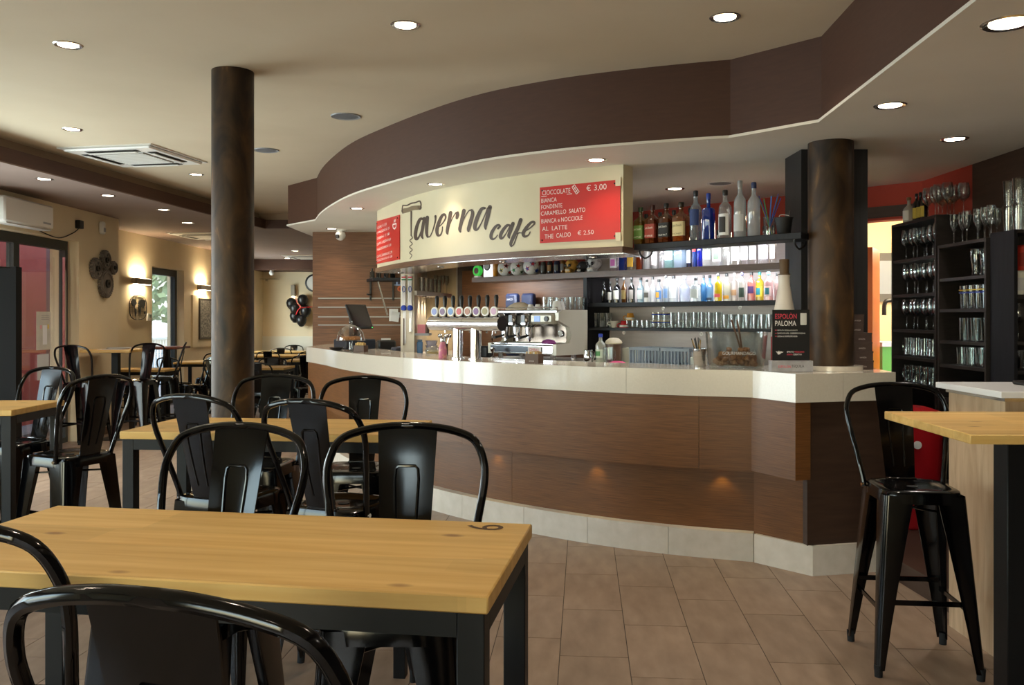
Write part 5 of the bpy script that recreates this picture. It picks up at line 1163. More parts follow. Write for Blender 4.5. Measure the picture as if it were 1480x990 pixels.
for i in range(3):
    x = -0.70+i*0.16
    hd = bxo('group_cover', M_chrome, x-0.045, x+0.045, 0.0, 0.20, 0.30, 0.425, t, 0.02); MB().cyl((x, 0.09, 0.24), (x, 0.09, 0.30), 0.042, 0.045, 18).build('group_head', M_chrome, t)
    pf = MB().lathe([(0.030, 0.20), (0.038, 0.205), (0.040, 0.24)], 18, c=(x, 0.09, 0)).build('portafilter', M_chrome, t); MB().cyl((x+0.01, 0.05, 0.222), (x+0.06, -0.11, 0.205), 0.010, 0.014, 10).build('portafilter_handle', M_blk, pf); MB().cyl((x, 0.085, 0.17), (x, 0.085, 0.20), 0.012, n=8).build('spout', M_chrome, pf)
    bxo('button_pad', mat('pad_grey', (120, 128, 140), 0.3), x-0.022, x+0.022, -0.004, 0.0, 0.34, 0.41, hd)
for x in (-0.30, -0.78): MB().tube(spline([(x, 0.06, 0.33), (x+0.01, 0.0, 0.30), (x+0.015, -0.02, 0.22), (x+0.01, -0.01, 0.17)], 4), 0.006, 8).build('steam_wand', M_chrome, t)
ga = MB().cyl((-0.16, 0.262, 0.24), (-0.16, 0.272, 0.24), 0.026, n=18).build('gauge', M_plw, t); MB().tube([(-0.16+0.027*math.cos(u), 0.262, 0.24+0.027*math.sin(u)) for u in [2*PI*k/16 for k in range(16)]], 0.004, 6, True).build('gauge_ring', M_chrome, ga)
b = MB(); b.tube([(-W_+0.02, 0.06, 0.475), (-0.02, 0.06, 0.475)], 0.005, 6); [b.cyl((x, 0.06, 0.455), (x, 0.06, 0.475), 0.004, n=6) for x in (-W_+0.02, -0.42, -0.02)]; b.build('cup_rail', M_chrome, t)
def mloc(x, y, z): v = Matrix.Translation((cx_, cy_, Z_W)) @ Matrix.Rotation(RZ45, 4, 'Z') @ Vector((x, y, z)); return tuple(v)
GM = 'cups and glasses on the coffee machine'
for i, (x, y, up) in enumerate(((-0.38, 0.10, False), (-0.31, 0.12, False), (-0.26, 0.21, False), (-0.36, 0.26, False))):
    p = mloc(x, y, 0.4555); cup(p[0], p[1], p[2], (226, 224, 218), '%s small white cup from the left on the coffee machine' % ORD[i], RZ45+0.6*i, up, 0.95, GM)
for i, (x, y) in enumerate(((-0.06, 0.10), (-0.12, 0.21))):
    p = mloc(x, y, 0.4555); cup(p[0], p[1], p[2], (230, 228, 222), '%s large white cup upside down at the right of the coffee machine' % ['front', 'rear'][i], RZ45+2.8, False, 1.4, GM)
for i, (x, y) in enumerate(((-0.20, 0.11), (-0.20, 0.20), (-0.13, 0.32), (-0.05, 0.30), (0.0, 0.36), (-0.21, 0.30))):
    p = mloc(x, y, 0.4555); gls('tumbler_glass', ME_tumbler, p, '%s upright glass stored on the coffee machine' % ORD[i], GM)
p = mloc(-0.60, 0.18, 0.4555); b = MB(); b.lathe([(0.13, 0), (0.14, 0.01), (0.10, 0.045), (0.05, 0.07), (1e-4, 0.075)], 16, sx=1.2, sy=0.7); o = b.build('folded_cloth', nmat('cream_cloth', (206, 186, 156), (226, 210, 186), nscale=14, rough=.9), None, p, RZ45); tag(o, 'crumpled cream cloth on the coffee machine', 'cloth')
for i, (px, dz) in enumerate(((741, 0), (764, 0.0))):
    x, y = line45(px, 8.86 if i == 0 else 8.93); tt = thing('coffee_tin', ['front dark blue coffee tin with white lettering behind the coffee machine', 'rear dark blue tin partly hidden behind the first coffee tin'][i], 'tin', (x, y, Z_W), RZ45, 'coffee tins')
    bxo('tin_body', mat('tin_blue', (34, 44, 78), 0.4), -0.08, 0.08, -0.04, 0.04, 0.0, 0.63, tt, 0.02)
    if i == 0: text_on('LAVAZZA', 0.09, 0.022, lambda u, v: (-0.045+u, -0.0412, 0.56+v), 'tin_text', M_paper, tt)
p = mloc(-0.12, 0.06, 0.1525); b = MB(); b.lathe([(0.06, 0), (0.065, 0.008), (0.05, 0.03), (0.02, 0.04), (1e-4, 0.042)], 14, sx=1.3, sy=.6); o = b.build('folded_cloth', nmat('purple_cloth', (120, 50, 110), (146, 70, 134), nscale=14, rough=.9), None, p, RZ45); tag(o, 'purple cleaning cloth on the coffee machine tray', 'cloth')

# ================================================================== ON THE WORKTOP
def wk(px, c): x, y = line45(px, c); return x, y
x, y = wk(850.5, 7.98); t = thing('milk_pitcher', 'small steel milk pitcher on the worktop', 'jug', (x, y, Z_W), RZ45); MB().lathe([(0.040, 0), (0.042, 0.004), (0.043, 0.07), (0.034, 0.10), (0.036, 0.115), (0.034, 0.115), (0.04, 0.07), (0.038, 0.008), (1e-4, 0.008)], 20).build('body', M_chrome, t); MB().tube(spline([(0.034, 0, 0.10), (0.065, 0, 0.095), (0.062, 0, 0.05), (0.042, 0, 0.03)], 4), 0.005, 6).build('handle', M_chrome, t)
x, y = wk(868, 8.05); bottle(x, y, Z_W+.0005, 0.085, 0.25, 'tall', (228, 228, 216), 'plastic milk bottle with a blue cap on the worktop', cap=(40, 70, 190), lcol=(206, 216, 196), body=.45, lz=(.2, .48), liquid=.2, disc=(90, 150, 90))
x, y = wk(879, 8.0); t = thing('glass_jug', 'clear glass jug beside the milk bottle', 'jug', (x, y, Z_W), RZ45); MB().lathe([(0.036, 0), (0.04, .004), (0.043, .14), (0.041, .14), (0.036, .01), (1e-4, .01)], 16).build('body', M_glass, t); MB().tube(spline([(0.04, 0, .12), (0.07, 0, .115), (.07, 0, .05), (.04, 0, .04)], 4), .005, 6).build('handle', M_glass, t)
x, y = wk(887, 8.3); t = thing('coffee_grinder', 'brown canister with a cream lid on the worktop', 'canister', (x, y, Z_W), RZ45); MB().lathe([(.06, 0), (.065, .005), (.062, .16)], 18).build('body', mat('canister_brown', (96, 70, 54), .4), t); MB().lathe([(.066, .161), (.074, .17), (.066, .19), (.04, .21), (.01, .215)], 18).build('lid', mat('lid_cream', (206, 196, 172), .5), t); MB().lathe([(.0656, .03), (.0640, .13)], 8, a0=-PI/2-.5, a1=-PI/2+.5).build('label', mat('canl', (190, 186, 180), .6), t)
x, y = wk(893, 7.95); b = MB(); b.lathe([(.075, 0), (.08, .008), (.05, .025), (.03, .032), (1e-4, .034)], 14, sx=1.3, sy=.7); o = b.build('dish_cloth', nmat('pink_cloth', (206, 70, 116), (226, 100, 140), nscale=16, rough=.9), None, (x, y, Z_W), RZ45); tag(o, 'pink dish cloth crumpled on the worktop', 'cloth')
x, y = wk(917, 8.45); o = bxo('storage_box', mat('box_grey_green', (186, 186, 172), .5), -.10, .10, -.05, .05, 0, .13, None, .006); o.location = (x, y, Z_W); o.rotation_euler = (0, 0, RZ45); tag(o, 'pale storage box behind the dish racks', 'box')
M_rk = mat('rack_grey', (136, 146, 156), .45)
def dish_rack(px0, px1, c, label):
    x, y = line45(px0, c); L = span(px0, px1, c); t = thing('dish_rack', label, 'dish rack', (x, y, Z_W), RZ45, 'grey dish racks'); D = .30; H = .15
    for (y0, y1) in ((0, .012), (D-.012, D)):
        bxo('rim', M_rk, 0, L, y0, y1, H-.022, H, t); bxo('sill', M_rk, 0, L, y0, y1, 0, .03, t)
        n = int(L/.03)
        for k in range(n+1): bxo('bar', M_rk, k*(L-.012)/n, k*(L-.012)/n+.012, y0+.002, y1-.002, .0305, H-.0225, t)
    for x0 in (0, L-.012):
        bxo('rim', M_rk, x0, x0+.012, .0125, D-.0125, H-.022, H, t); bxo('sill', M_rk, x0, x0+.012, .0125, D-.0125, 0, .03, t)
        for k in range(9): bxo('bar', M_rk, x0+.002, x0+.010, .02+k*.031, .032+k*.031, .0305, H-.0225, t)
    bxo('floor', M_rk, .0125, L-.0125, .0125, D-.0125, .0, .008, t)
    return t
dish_rack(909, 953, 7.87, 'grey plastic dish rack, the left of two joined on the worktop'); dish_rack(954.5, 996, 7.87, 'grey plastic dish rack, the right of two joined on the worktop')
x, y = wk(1010, 7.92); t = thing('sugar_caddy', 'pale plastic caddy of sachets beside the straw bucket', 'caddy', (x, y, Z_W), RZ45); bxo('box', mat('caddy_plastic', (190, 194, 184), .4), -.05, .05, -.04, .04, 0, .09, t, .004); bxo('sachets', M_paper, -.04, .04, -.025, .025, .0905, .125, t, .004)
# under the alcove
x, y = -0.86, 8.80
t = thing('pastry_bag', 'clear bag of yellow pastries on the alcove worktop', 'bag', (-0.80, 8.85, Z_W)); MB().ico((0, 0, .05), .07, 14, 9, 1.2, 1, .7).build('bag', glass('bag_film', (235, 235, 225), .2, .1, .25), t); [MB().ico((dx, dy, .032), .03, 10, 7, 1.2, .8, .7).build('pastry', nmat('pastry', (206, 164, 60), (226, 190, 90), nscale=20, rough=.7), t) for dx, dy in ((-.03, 0), (.03, .01), (0, -.03), (0, .03))]
t = thing('container_stack', 'stack of clear plastic tubs on the alcove worktop', 'tub', (-.84, 9.1, Z_W)); [MB().lathe([(.05, k*.05), (.065, k*.05+.045), (.068, k*.05+.048)], 14).build('tub', glass('tub_film', (220, 224, 240), .15, .1, .35, (210, 214, 236)), t) for k in range(3)]
t = thing('blue_packet', 'blue packet at the left of the alcove worktop', 'packet', (-.96, 9.08, Z_W)); bxo('packet_body', mat('packet_blue', (70, 110, 150), .4), -.03, .03, -.03, .03, 0, .14, t, .01); bxo('packet_fold', mat('packet_fold', (96, 130, 160), .4), -.025, .025, -.006, .006, .1405, .16, t)
t = thing('utensil_jar', 'steel jar of ladles and scoops on the alcove worktop', 'utensil jar', (-.70, 9.0, Z_W)); MB().lathe([(.035, 0), (.04, .003), (.04, .12), (.038, .12), (.035, .006), (1e-4, .006)], 16).build('jar', M_steel, t)
for k in range(5): MB().cyl((0, 0, .01), (.05*math.cos(k*1.3), .03*math.sin(k*1.3), .19), .004, n=6).build('handle', M_chrome, t); MB().ico((.053*math.cos(k*1.3), .032*math.sin(k*1.3), .20), .022, 10, 7, 1, .6, 1).build('scoop', M_chrome, t)
t = thing('alcove_shelf', 'white alcove shelf with small spotlights under it', 'shelf'); MB().prism([(-1.009, 9.02), (-.985, 9.02), (-.71, 10.25), (-1.009, 10.25)], 1.72, 1.765).build('board', M_plw, t, smooth=False)
for i, yy in enumerate((9.45, 9.8, 10.1)): downlight(-.95, yy, 1.718, '%s tiny spotlight under the alcove shelf' % ORD[i], r=.016, energy=7.0, group='alcove shelf spots')
for i in range(7):
    for j in range(2):
        if j == 1 and i < 4: continue
        gls('wine_glass' if i > 4 else 'tall_glass', ME_flute if i > 4 else ME_tall, (-.958+.033*i-.08*j, 9.28+i*.145, 1.7655), '%s glass in the %s row on the alcove shelf' % (ORD[i], ['front', 'back'][j]), 'glasses on the alcove shelf')
t = thing('box_shelf', 'small alcove ledge holding a pink box', 'shelf'); bxo('ledge', M_alu, -1.009, -.86, 9.02, 9.34, 1.30, 1.325, t)
t = thing('pink_box', 'pink and brown packet on the small alcove ledge', 'box', (-.93, 9.16, 1.3255)); bxo('carton', mat('carton_pink', (200, 120, 130), .5), -.05, .03, -.12, .12, 0, .09, t); bxo('carton_side', mat('carton_brown', (96, 70, 60), .5), .0305, .05, -.12, .12, 0, .09, t)
# card reader / screen in the middle of the back worktop
x, y = wk(688, 7.95); t = thing('till_screen', 'small white-framed screen on the worktop behind the beer tower', 'screen', (x, y, Z_W), R_(-30)); bxo('frame', M_plw, -.06, .06, -.01, .01, .12, .28, t, .004); bxo('display', mat('display_teal', (110, 130, 130), .2, emit=(120, 140, 140), estr=.4), -.05, .05, -.0125, -.0105, .135, .265, t); bxo('stand', M_blk, -.02, .02, .0105, .05, 0, .20, t); bxo('printer', M_blk, -.08, .10, .051, .16, 0, .115, t, .015)
x, y = wk(716, 8.1); t = thing('coffee_tamper', 'steel tamper standing on the worktop left of the machine', 'tamper', (x-.02, y-.25, Z_W)); MB().lathe([(.03, 0), (.03, .02), (.008, .03), (.01, .07), (.022, .09), (.02, .11), (1e-4, .115)], 16).build('body', M_chrome, t); MB().lathe([(.034, -0.0), (.036, .004)], 16).build('mat_ring', M_blk, t)
# ================================================================== ON THE BAR COUNTER
# clear tub with corks
BX, BY = 1.42, 5.52
t = thing('acrylic_tub', 'large clear acrylic tub with faint white lettering, holding corks on the bar', 'tub', (BX, BY, Z_T+.0005), R_(-8))
def ov(prof): return MB().lathe(prof, 32, [2.8]*len(prof), sx=1.0, sy=0.68)
ov([(.150, 0), (.165, .004), (.178, .06), (.192, .22), (.196, .228), (.188, .228), (.174, .06), (.158, .010), (1e-4, .010)]).build('tub_wall', glass('acrylic', (238, 241, 240), .14, .02), t)
text_on('GOURMANDAGO', .20, .020, lambda u, v: (-.10+u, -.1335-.006, .088+v), 'lettering', mat('faint_white', (196, 194, 190), .6), t)
ck = MB().lathe([(.0145, 0), (.0165, .003), (.0165, .018), (.0125, .022), (.0125, .026), (.018, .030), (.018, .040), (.012, .045)], 12).mesh('cork', nmat('cork', (132, 88, 54), (168, 120, 80), nscale=60, rough=.85))
rnd = random.Random(3); n = 0
for lay in range(3):
    for i in range([26, 20, 10][lay]):
        a = rnd.uniform(0, 2*PI); q = math.sqrt(rnd.uniform(0, 1))*(0.128-.012*lay)
        o = link('cork', ck, None, (BX+q*math.cos(a), BY+q*math.sin(a)*.60, Z_T+.030+lay*.028), None)
        o.rotation_euler = (rnd.choice((PI/2, .3, 1.2)), rnd.uniform(-.5, .5), rnd.uniform(0, 6.28)); tag(o, 'brown wine cork lying in the clear tub on the bar', 'cork', 'corks in the clear tub')
t = thing('tongs', 'wooden tongs standing in the clear cork tub', 'tongs', (BX+.04, BY, Z_T+.02), .3)
for s in (-1, 1): MB().tube([(0, 0, .06), (-.03+s*.012, 0, .18), (-.06+s*.02, 0, .285)], .006, 6).build('arm', mat('tongs_brown', (96, 66, 46), .5), t)
# straw bucket
t = thing('straw_bucket', 'small galvanised bucket of dark straws beside the cork tub', 'bucket', (1.215, 5.64, Z_T+.0005))
MB().lathe([(.034, 0), (.037, .003), (.040, .04), (.0415, .042), (.042, .08), (.0435, .082), (.045, .118), (.043, .118), (.036, .006), (1e-4, .006)], 20).build('pail', M_steel, t)
for k in range(8): MB().cyl((.01*math.cos(k), .01*math.sin(k), .01), (-.05+.018*(k % 4), .02*math.sin(k*2), .175+.008*(k % 3)), .003, n=6).build('straw', mat('straw_dark' if k % 3 else 'straw_gold', (28, 26, 24) if k % 3 else (176, 140, 80), .5), t)
# big white bottle
o = MB().lathe([(.070, 0), (.078, .006), (.080, .22), (.070, .32), (.050, .43), (.036, .52), (.034, .575), (.036, .58), (.036, .585)], 28).build('display_bottle', mat('cream_white', (214, 206, 196), .35), None, (1.705, 5.46, Z_T+.0005)); tag(o, 'large cream display bottle with a brown stopper behind the black drink sign', 'bottle')
MB().lathe([(.037, .586), (.037, .592), (.028, .594), (.030, .68), (.028, .684)], 20).build('stopper', mat('stopper_brown', (96, 74, 50), .6), o); MB().lathe([(.0806, .05), (.0812, .20)], 20, cap=False).build('red_band', mat('bottle_red', (170, 30, 44), .4), o)
# drink sign
t = thing('drink_sign', 'black cocktail sign with pink and white lettering on a grey stand', 'sign', (1.640, 5.13, Z_T+.0005), R_(-3))
bxo('stand_block', nmat('concrete_grey', (140, 138, 140), (164, 162, 164), nscale=20, rough=.7), -.120, .120, -.035, .040, 0, .066, t, .002); pn = bxo('sign_board', mat('sign_black', (22, 22, 24), .4), -.107, .107, -.006, .004, .0665, .365, t)
M_pk = mat('sign_pink', (214, 70, 92), .5); M_sw = mat('sign_white', (232, 230, 226), .5)
def sgt(s, x, z, w, h, m, y=-.0066, p=pn): text_on(s, w, h, lambda u, v: (x+u, y, z+v), 'sign_text', m, p)
sgt('ESPOL\u00d2N', -.092, .312, .125, .036, M_pk); sgt('PALOMA', -.092, .270, .122, .030, M_sw)
for k, s in enumerate(('ESPOL\u00d2N TEQUILA BLANCO', "SUCCO DI LIME - SCIROPPO D'AGAVE", 'SODA AL POMPELMO ROSA')):
    sgt(s, -.078, .240-k*.018, [.115, .160, .115][k], .009, M_sw); MB().box(-.092, -.082, -.0068, -.0062, .243-k*.018, .246-k*.018).build('dash', M_pk, pn)
sgt('SPIRITO', -.024, .112, .040, .010, M_sw); sgt('MESSICANO', .020, .112, .056, .010, M_pk); sgt('ANIMA', -.024, .097, .034, .010, M_pk); sgt('CREATIVA', .014, .097, .048, .010, M_sw)
MB().lathe([(.015, 0), (.018, .003), (.018, .062), (.018, .07)], 14, sx=1, sy=.1, c=(.072, -.008, .275)).build('drink_picture', mat('drink_pic', (196, 196, 190), .4), pn)
b = MB(); [b.add([(x-.012*math.cos(a)-.0015*math.sin(a), -.0066, .112-.012*math.sin(a)+.0015*math.cos(a)), (x+.012*math.cos(a)-.0015*math.sin(a), -.0066, .112+.012*math.sin(a)+.0015*math.cos(a)), (x+.012*math.cos(a)+.0015*math.sin(a), -.0066, .112+.012*math.sin(a)-.0015*math.cos(a)), (x-.012*math.cos(a)+.0015*math.sin(a), -.0066, .112-.012*math.sin(a)-.0015*math.cos(a))], [(0, 1, 2, 3)]) for x, a in ((-.07, .8), (-.07, -.8), (-.062, .8), (-.078, -.8), (-.07, 0), (-.07, 1.57), (-.056, .4))]; b.build('crossed_emblem', M_sw, pn, smooth=False)
sgt('ESPOL\u00d2N', -.080, .024, .072, .018, M_pk, -.0356, t); sgt('TEQUILA', -.004, .024, .072, .018, mat('sign_dark', (40, 38, 40), .5), -.0356, t)
# coffee boxes
M_cb = nmat('carton_brown_dark', (66, 50, 46), (74, 57, 52), nscale=20, rough=.6)
for i in range(6):
    w = .070 if i < 4 else .038; xx = 2.146-.004*i if i < 4 else 2.118
    t = thing('coffee_box', '%s dark brown coffee box from the bottom in the stack beside the column' % ORD[i], 'box', (xx, 5.40, Z_T+.0005+i*.0565), R_(-3+2*(i % 2)), 'stacked coffee boxes')
    bxo('carton', M_cb, -w, w, -.06, .06, 0, .046, t); bxo('lid', M_cb, -w-.002, w+.002, -.062, .062, .0462, .056, t)
    text_on('LAVAZZA', .040, .008, lambda u, v: (-.01+u if w > .05 else -.02+u, -.0606, .014+v), 'carton_text', mat('carton_ink', (206, 196, 190), .6), t)
# sugar box
t = thing('sachet_box', 'brown sachet box in the middle of the bar top', 'box', (.155, 6.10, Z_T+.0005), R_(-33)); bxo('carton', mat('sachet_brown', (86, 62, 48), .5), -.055, .055, -.035, .035, 0, .065, t)
for k in range(7): bxo('sachet', mat(['s_tan', 's_white', 's_gold'][k % 3], [(190, 160, 120), (226, 222, 214), (200, 160, 90)][k % 3], .6), -.05+k*.0145, -.041+k*.0145, -.028, .028, .0655, .080+.004*(k % 2), t)
text_on('LAVAZZA', .04, .010, lambda u, v: (-.02+u, -.0356, .012+v), 'carton_text', MATS['carton_ink'], t)
o = MB().lathe([(.030, 0), (.033, .004), (.033, .075), (.026, .105), (.018, .125), (.018, .130)], 20).build('pink_bottle', nmat('pink_flask', (206, 120, 150), (224, 170, 150), nscale=30, rough=.4, lo=.5, hi=.62), None, (-.545, 6.86, Z_T+.0005)); tag(o, 'pink patterned flask beside the beer tower', 'flask'); MB().lathe([(.0185, .1305), (.0195, .135), (.0195, .165), (.017, .168)], 16).build('cap', M_steel, o)
# cake dome
t = thing('cake_stand', 'glass cake stand with a dome over pastries at the till end of the bar', 'cake stand', (-1.535, 8.30, Z_T+.0005)); MB().lathe([(.07, 0), (.072, .006), (.018, .016), (.014, .06), (.018, .09), (.14, .10), (.145, .108), (.14, .108), (1e-4, .104)], 28).build('stand', M_glass, t)
MB().lathe([(.132, .109), (.13, .13), (.118, .18), (.09, .22), (.05, .245), (.012, .255), (.010, .262), (.018, .275), (.016, .288), (1e-4, .292)], 28).build('dome', M_glass, t)
for k in range(6):
    o = MB().lathe([(.030, 0), (.036, .012), (.028, .030), (1e-4, .036)], 12).build('muffin', nmat('muffin', (150, 92, 46), (190, 130, 70), nscale=30, rough=.8), None, (-1.535+.06*math.cos(k*1.05), 8.30+.06*math.sin(k*1.05), Z_T+.1095)); tag(o, 'small brown pastry under the glass cake dome', 'pastry', 'pastries under the dome')
t = thing('biscuit_box', 'open brown box of wrapped biscuits beside the cake stand', 'box', (-1.405, 8.10, Z_T+.0005), R_(-20)); bxo('carton', MATS['sachet_brown'], -.055, .055, -.04, .04, 0, .062, t)
for k in range(5): MB().box(-.045+k*.018, -.03+k*.018, -.025, .025, .0625, .085+.008*(k % 2), .003).build('biscuit', mat('biscuit_gold', (206, 170, 100), .5), t)
o = MB().lathe([(.03, 0), (.05, .004), (.075, .03), (.072, .03), (.048, .008), (1e-4, .006)], 20).build('dark_bowl', M_blk, None, (-1.72, 8.55, Z_T+.0005)); tag(o, 'shallow black bowl behind the cake stand', 'bowl')
# till
td = thing('till_desk', 'grey desk behind the till end of the bar', 'desk'); bxo('top', mat('desk_grey', (150, 144, 136), .4), -1.60, -1.16, 9.45, 10.76, 1.08, 1.115, td); bxo('carcass', M_blk, -1.62, -1.16, 9.50, 10.76, 0, 1.0795, td)
t = thing('till', 'black touch-screen till seen from behind the cake stand', 'till', (-1.62, 8.98, Z_T+.0005), R_(38)); bxo('cash_base', mat('till_blueblack', (26, 32, 42), .4), -.17, .17, -.14, .14, 0, .10, t, .01)
MB().prism([(-.05, .10), (.06, .10), (-.02, .34), (-.05, .34)], -.03, .03).build('neck', M_blk, t).rotation_euler = (PI/2, 0, 0)
sc = MB().box(-.13, .13, -.012, .012, -.14, .14, .006).build('screen_body', M_blk, t); sc.location = (.02, -.06, .33); sc.rotation_euler = (R_(-28), 0, R_(10)); bxo('screen_glass', mat('screen_dark', (46, 38, 38), .08), -.115, .115, -.0135, -.0125, -.12, .125, sc); bxo('power_light', mat('led_green', (80, 220, 100), .4, emit=(80, 230, 110), estr=2), .105, .115, -.0145, -.0136, -.135, -.128, sc)
t = thing('receipt_printer', 'black receipt printer with cables beside the till', 'printer', (-1.42, 9.82, 1.1155), R_(20)); bxo('printer_body', M_blk, -.10, .10, -.09, .09, 0, .12, t, .02); bxo('paper_slot', M_paper, -.05, .05, -.02, .02, .1205, .14, t); MB().tube(spline([(.10, 0, .03), (.16, -.02, .01), (.2, .05, .008), (.15, .2, .008)], 5), .005, 6).build('cable', M_plw, t)
t = thing('card_terminal', 'grey card terminal lying on the till desk', 'card terminal', (-1.25, 9.56, 1.1155), R_(-25)); bxo('terminal_body', mat('term', (70, 72, 86), .4), -.04, .04, -.09, .09, 0, .05, t, .012); bxo('terminal_screen', mat('term_s', (150, 160, 186), .3), -.03, .03, .02, .075, .0505, .053, t)
# wood wall fittings
o = MB().box(-.055, .055, -.004, .004, -.075, .075).build('receipts', M_paper, None, (-1.463, 10.775, 1.52)); tag(o, 'sheaf of white receipts clipped to the metal strips', 'paper'); MB().box(-.05, .05, -.0035, .0035, -.06, .06).build('sheet', mat('paper2', (214, 214, 212), .8), o, (.02, -.009, -.02)).rotation_euler = (0, .15, 0)
t = thing('corner_shelf', 'small dark shelf with bottles on the wood-clad wall', 'shelf'); MB().prism([(-1.80, 10.79), (-1.66, 10.42), (-1.30, 10.42), (-1.30, 10.79)], 1.93, 1.965).build('board', M_black, t, smooth=False); bxo('bracket', M_blk, -1.76, -1.74, 10.55, 10.79, 1.76, 1.7799, t); bxo('bracket', M_blk, -1.76, -1.74, 10.772, 10.795, 1.70, 1.929, t); bxo('bracket', M_blk, -1.48, -1.46, 10.772, 10.795, 1.70, 1.929, t); MB().cyl((-1.62, 10.52, 1.929), (-1.53, 10.70, 1.52), .012, n=10).build('rod', M_steel, t)
for i, (px_, h_, c_) in enumerate(((-1.70, .12, (90, 84, 74)), (-1.62, .17, (46, 44, 42)), (-1.53, .22, (40, 42, 46)), (-1.45, .27, (30, 34, 34)))): bottle(px_, 10.60, 1.9655, .06, h_, 'tall', c_, '%s dark bottle from the left on the small wood-wall shelf' % ORD[i], rz=0, body=.6, group='bottles on the small wood-wall shelf')
o = bxo('photo_card', mat('card_blue', (150, 170, 206), .6), -1.48, -1.37, 10.792, 10.797, 1.885, 1.97); tag(o, 'two pale blue photo cards pinned on the wood wall', 'card'); bxo('portrait', mat('card_dark', (60, 56, 70), .6), -1.465, -1.435, 10.7905, 10.7918, 1.90, 1.955, o); bxo('portrait', MATS['card_dark'], -1.415, -1.385, 10.7905, 10.7918, 1.90, 1.955, o)
o = MB().cyl((-1.385, 10.792, 1.845), (-1.385, 10.799, 1.845), .035, n=18).build('round_sticker', mat('sticker_orange', (206, 100, 50), .6)); tag(o, 'orange round sticker on the wood wall under the cards', 'sticker'); MB().cyl((-1.385, 10.790, 1.845), (-1.385, 10.7915, 1.845), .018, n=14).build('sticker_mark', mat('sticker_dk', (150, 60, 30), .6), o)
# cloth scarves on the wing wall
for i, xx in enumerate((-1.115, -1.05)):
    t = thing('hanging_scarf', ['left', 'right'][i]+' white scarf with a blue knot hanging on the pale wing wall', 'scarf', (xx, 8.995, 0), 0, 'scarves on the wing wall')
    MB().box(-.022, .022, -.022, -.002, 1.60, 1.925, .006).build('scarf_cloth', mat('scarf_white', (222, 218, 216), .8), t); bxo('stripe_red', mat('stripe_red', (190, 50, 60), .8), -.0225, .0225, -.0235, -.0222, 1.895, 1.91, t); bxo('stripe_green', mat('stripe_green', (60, 130, 80), .8), -.0225, .0225, -.0235, -.0222, 1.87, 1.885, t)
    MB().tube([(.014*math.cos(u), -.0235, 1.78+.03*math.sin(u)) for u in [2*PI*k/14 for k in range(14)]], .004, 5, True).build('crest', mat('crest_blue', (60, 80, 150), .7), t)
    MB().lathe([(.010, 1.56), (.026, 1.565), (.030, 1.59), (.022, 1.61), (.010, 1.615)], 12, sy=.7, c=(0, -.018, 0)).build('blue_knot', mat('knot_blue', (36, 60, 150), .8), t)
    bxo('paper_strip', M_paper, -.012, .022, -.012, -.008, 1.22+.12*i, 1.555, t); MB().box(-.006, .006, -.017, -.013, 1.20+.14*i, 1.48, .001).build('bar_blade', M_steel if i else M_shA, t)
t = thing('security_camera', 'white dome security camera under the bulkhead by the wood wall', 'camera', (-2.06, 10.55, H_S)); MB().cyl((0, 0, -.02), (0, 0, -.0005), .06, n=20).build('mount', M_plw, t); MB().ico((-.01, -.03, -.07), .062, 16, 10).build('dome', M_plw, t); MB().cyl((-.03, -.085, -.085), (-.04, -.10, -.09), .025, n=14).build('lens', M_blk, t)

# ================================================================== STREET SIDE (LEFT)
def gear(px, py, dia, teeth, par, holes):
    k = (px-740)/F; Y = XL/k; z = EYE+(HOR-py)*Y/F; r = dia/2
    b = MB(); poly = []
    for i in range(teeth*4):
        a = 2*PI*i/(teeth*4); rr = r if i % 4 in (0, 1) else r*.88; poly.append((rr*math.cos(a), rr*math.sin(a)))
    b.prism(poly, 0.004, .03); o = b.build('gear', nmat('gear_metal', (92, 84, 78), (126, 118, 110), nscale=14, rough=.55), par, smooth=False)
    o.rotation_euler = (PI/2, 0, PI/2); o.location = (XL, Y, z); o.scale = (1, 1, 1.5)
    MB().lathe([(r*.80, .0305), (r*.80, .040), (r*.70, .040), (r*.70, .0305)], 28, cap=False).build('gear_ring', MATS['gear_metal'], o); MB().lathe([(r*.28, .0305), (r*.28, .046), (r*.12, .046), (r*.10, .032)], 20, cap=False).build('hub', mat('gear_dark', (48, 44, 42), .5, .4), o)
    if holes:
        for i in range(5): MB().cyl((r*.5*math.cos(i*1.257), r*.5*math.sin(i*1.257), .0302), (r*.5*math.cos(i*1.257), r*.5*math.sin(i*1.257), .0315), r*.13, n=12).build('gear_hole', M_blk, o)
t = thing('gear_wall_art', 'cluster of four dark metal gears on the cream pier', 'wall art', (0, 0, 0))
gear(150, 410, .37, 32, t, False); gear(149, 376, .26, 22, t, True); gear(135.5, 388, .27, 22, t, True); gear(160.5, 387, .18, 14, t, False)
t = thing('wall_air_conditioner', 'white split air conditioner above the glass door', 'air conditioner', (XL, 0, 0)); MB().box(.002, .20, 8.6, 9.52, 2.44, 2.70, .02).build('casing', M_plw, t); bxo('louvre', mat('louvre_grey', (190, 186, 178), .5), .06, .19, 8.64, 9.48, 2.428, 2.4395, t); bxo('badge', M_alu, .2005, .203, 9.3, 9.45, 2.49, 2.51, t)
t = thing('power_socket', 'black socket box with a grey cable high on the street wall', 'socket', (XL, 10.42, 2.60)); MB().box(.001, .06, -.05, .05, -.05, .05, .006).build('box', M_blk, t); MB().tube(spline([(.03, -.02, -.05), (.02, -.15, -.12), (.012, -.45, -.20), (.012, -.85, -.16)], 6), .006, 6).build('cable', M_leg, t)
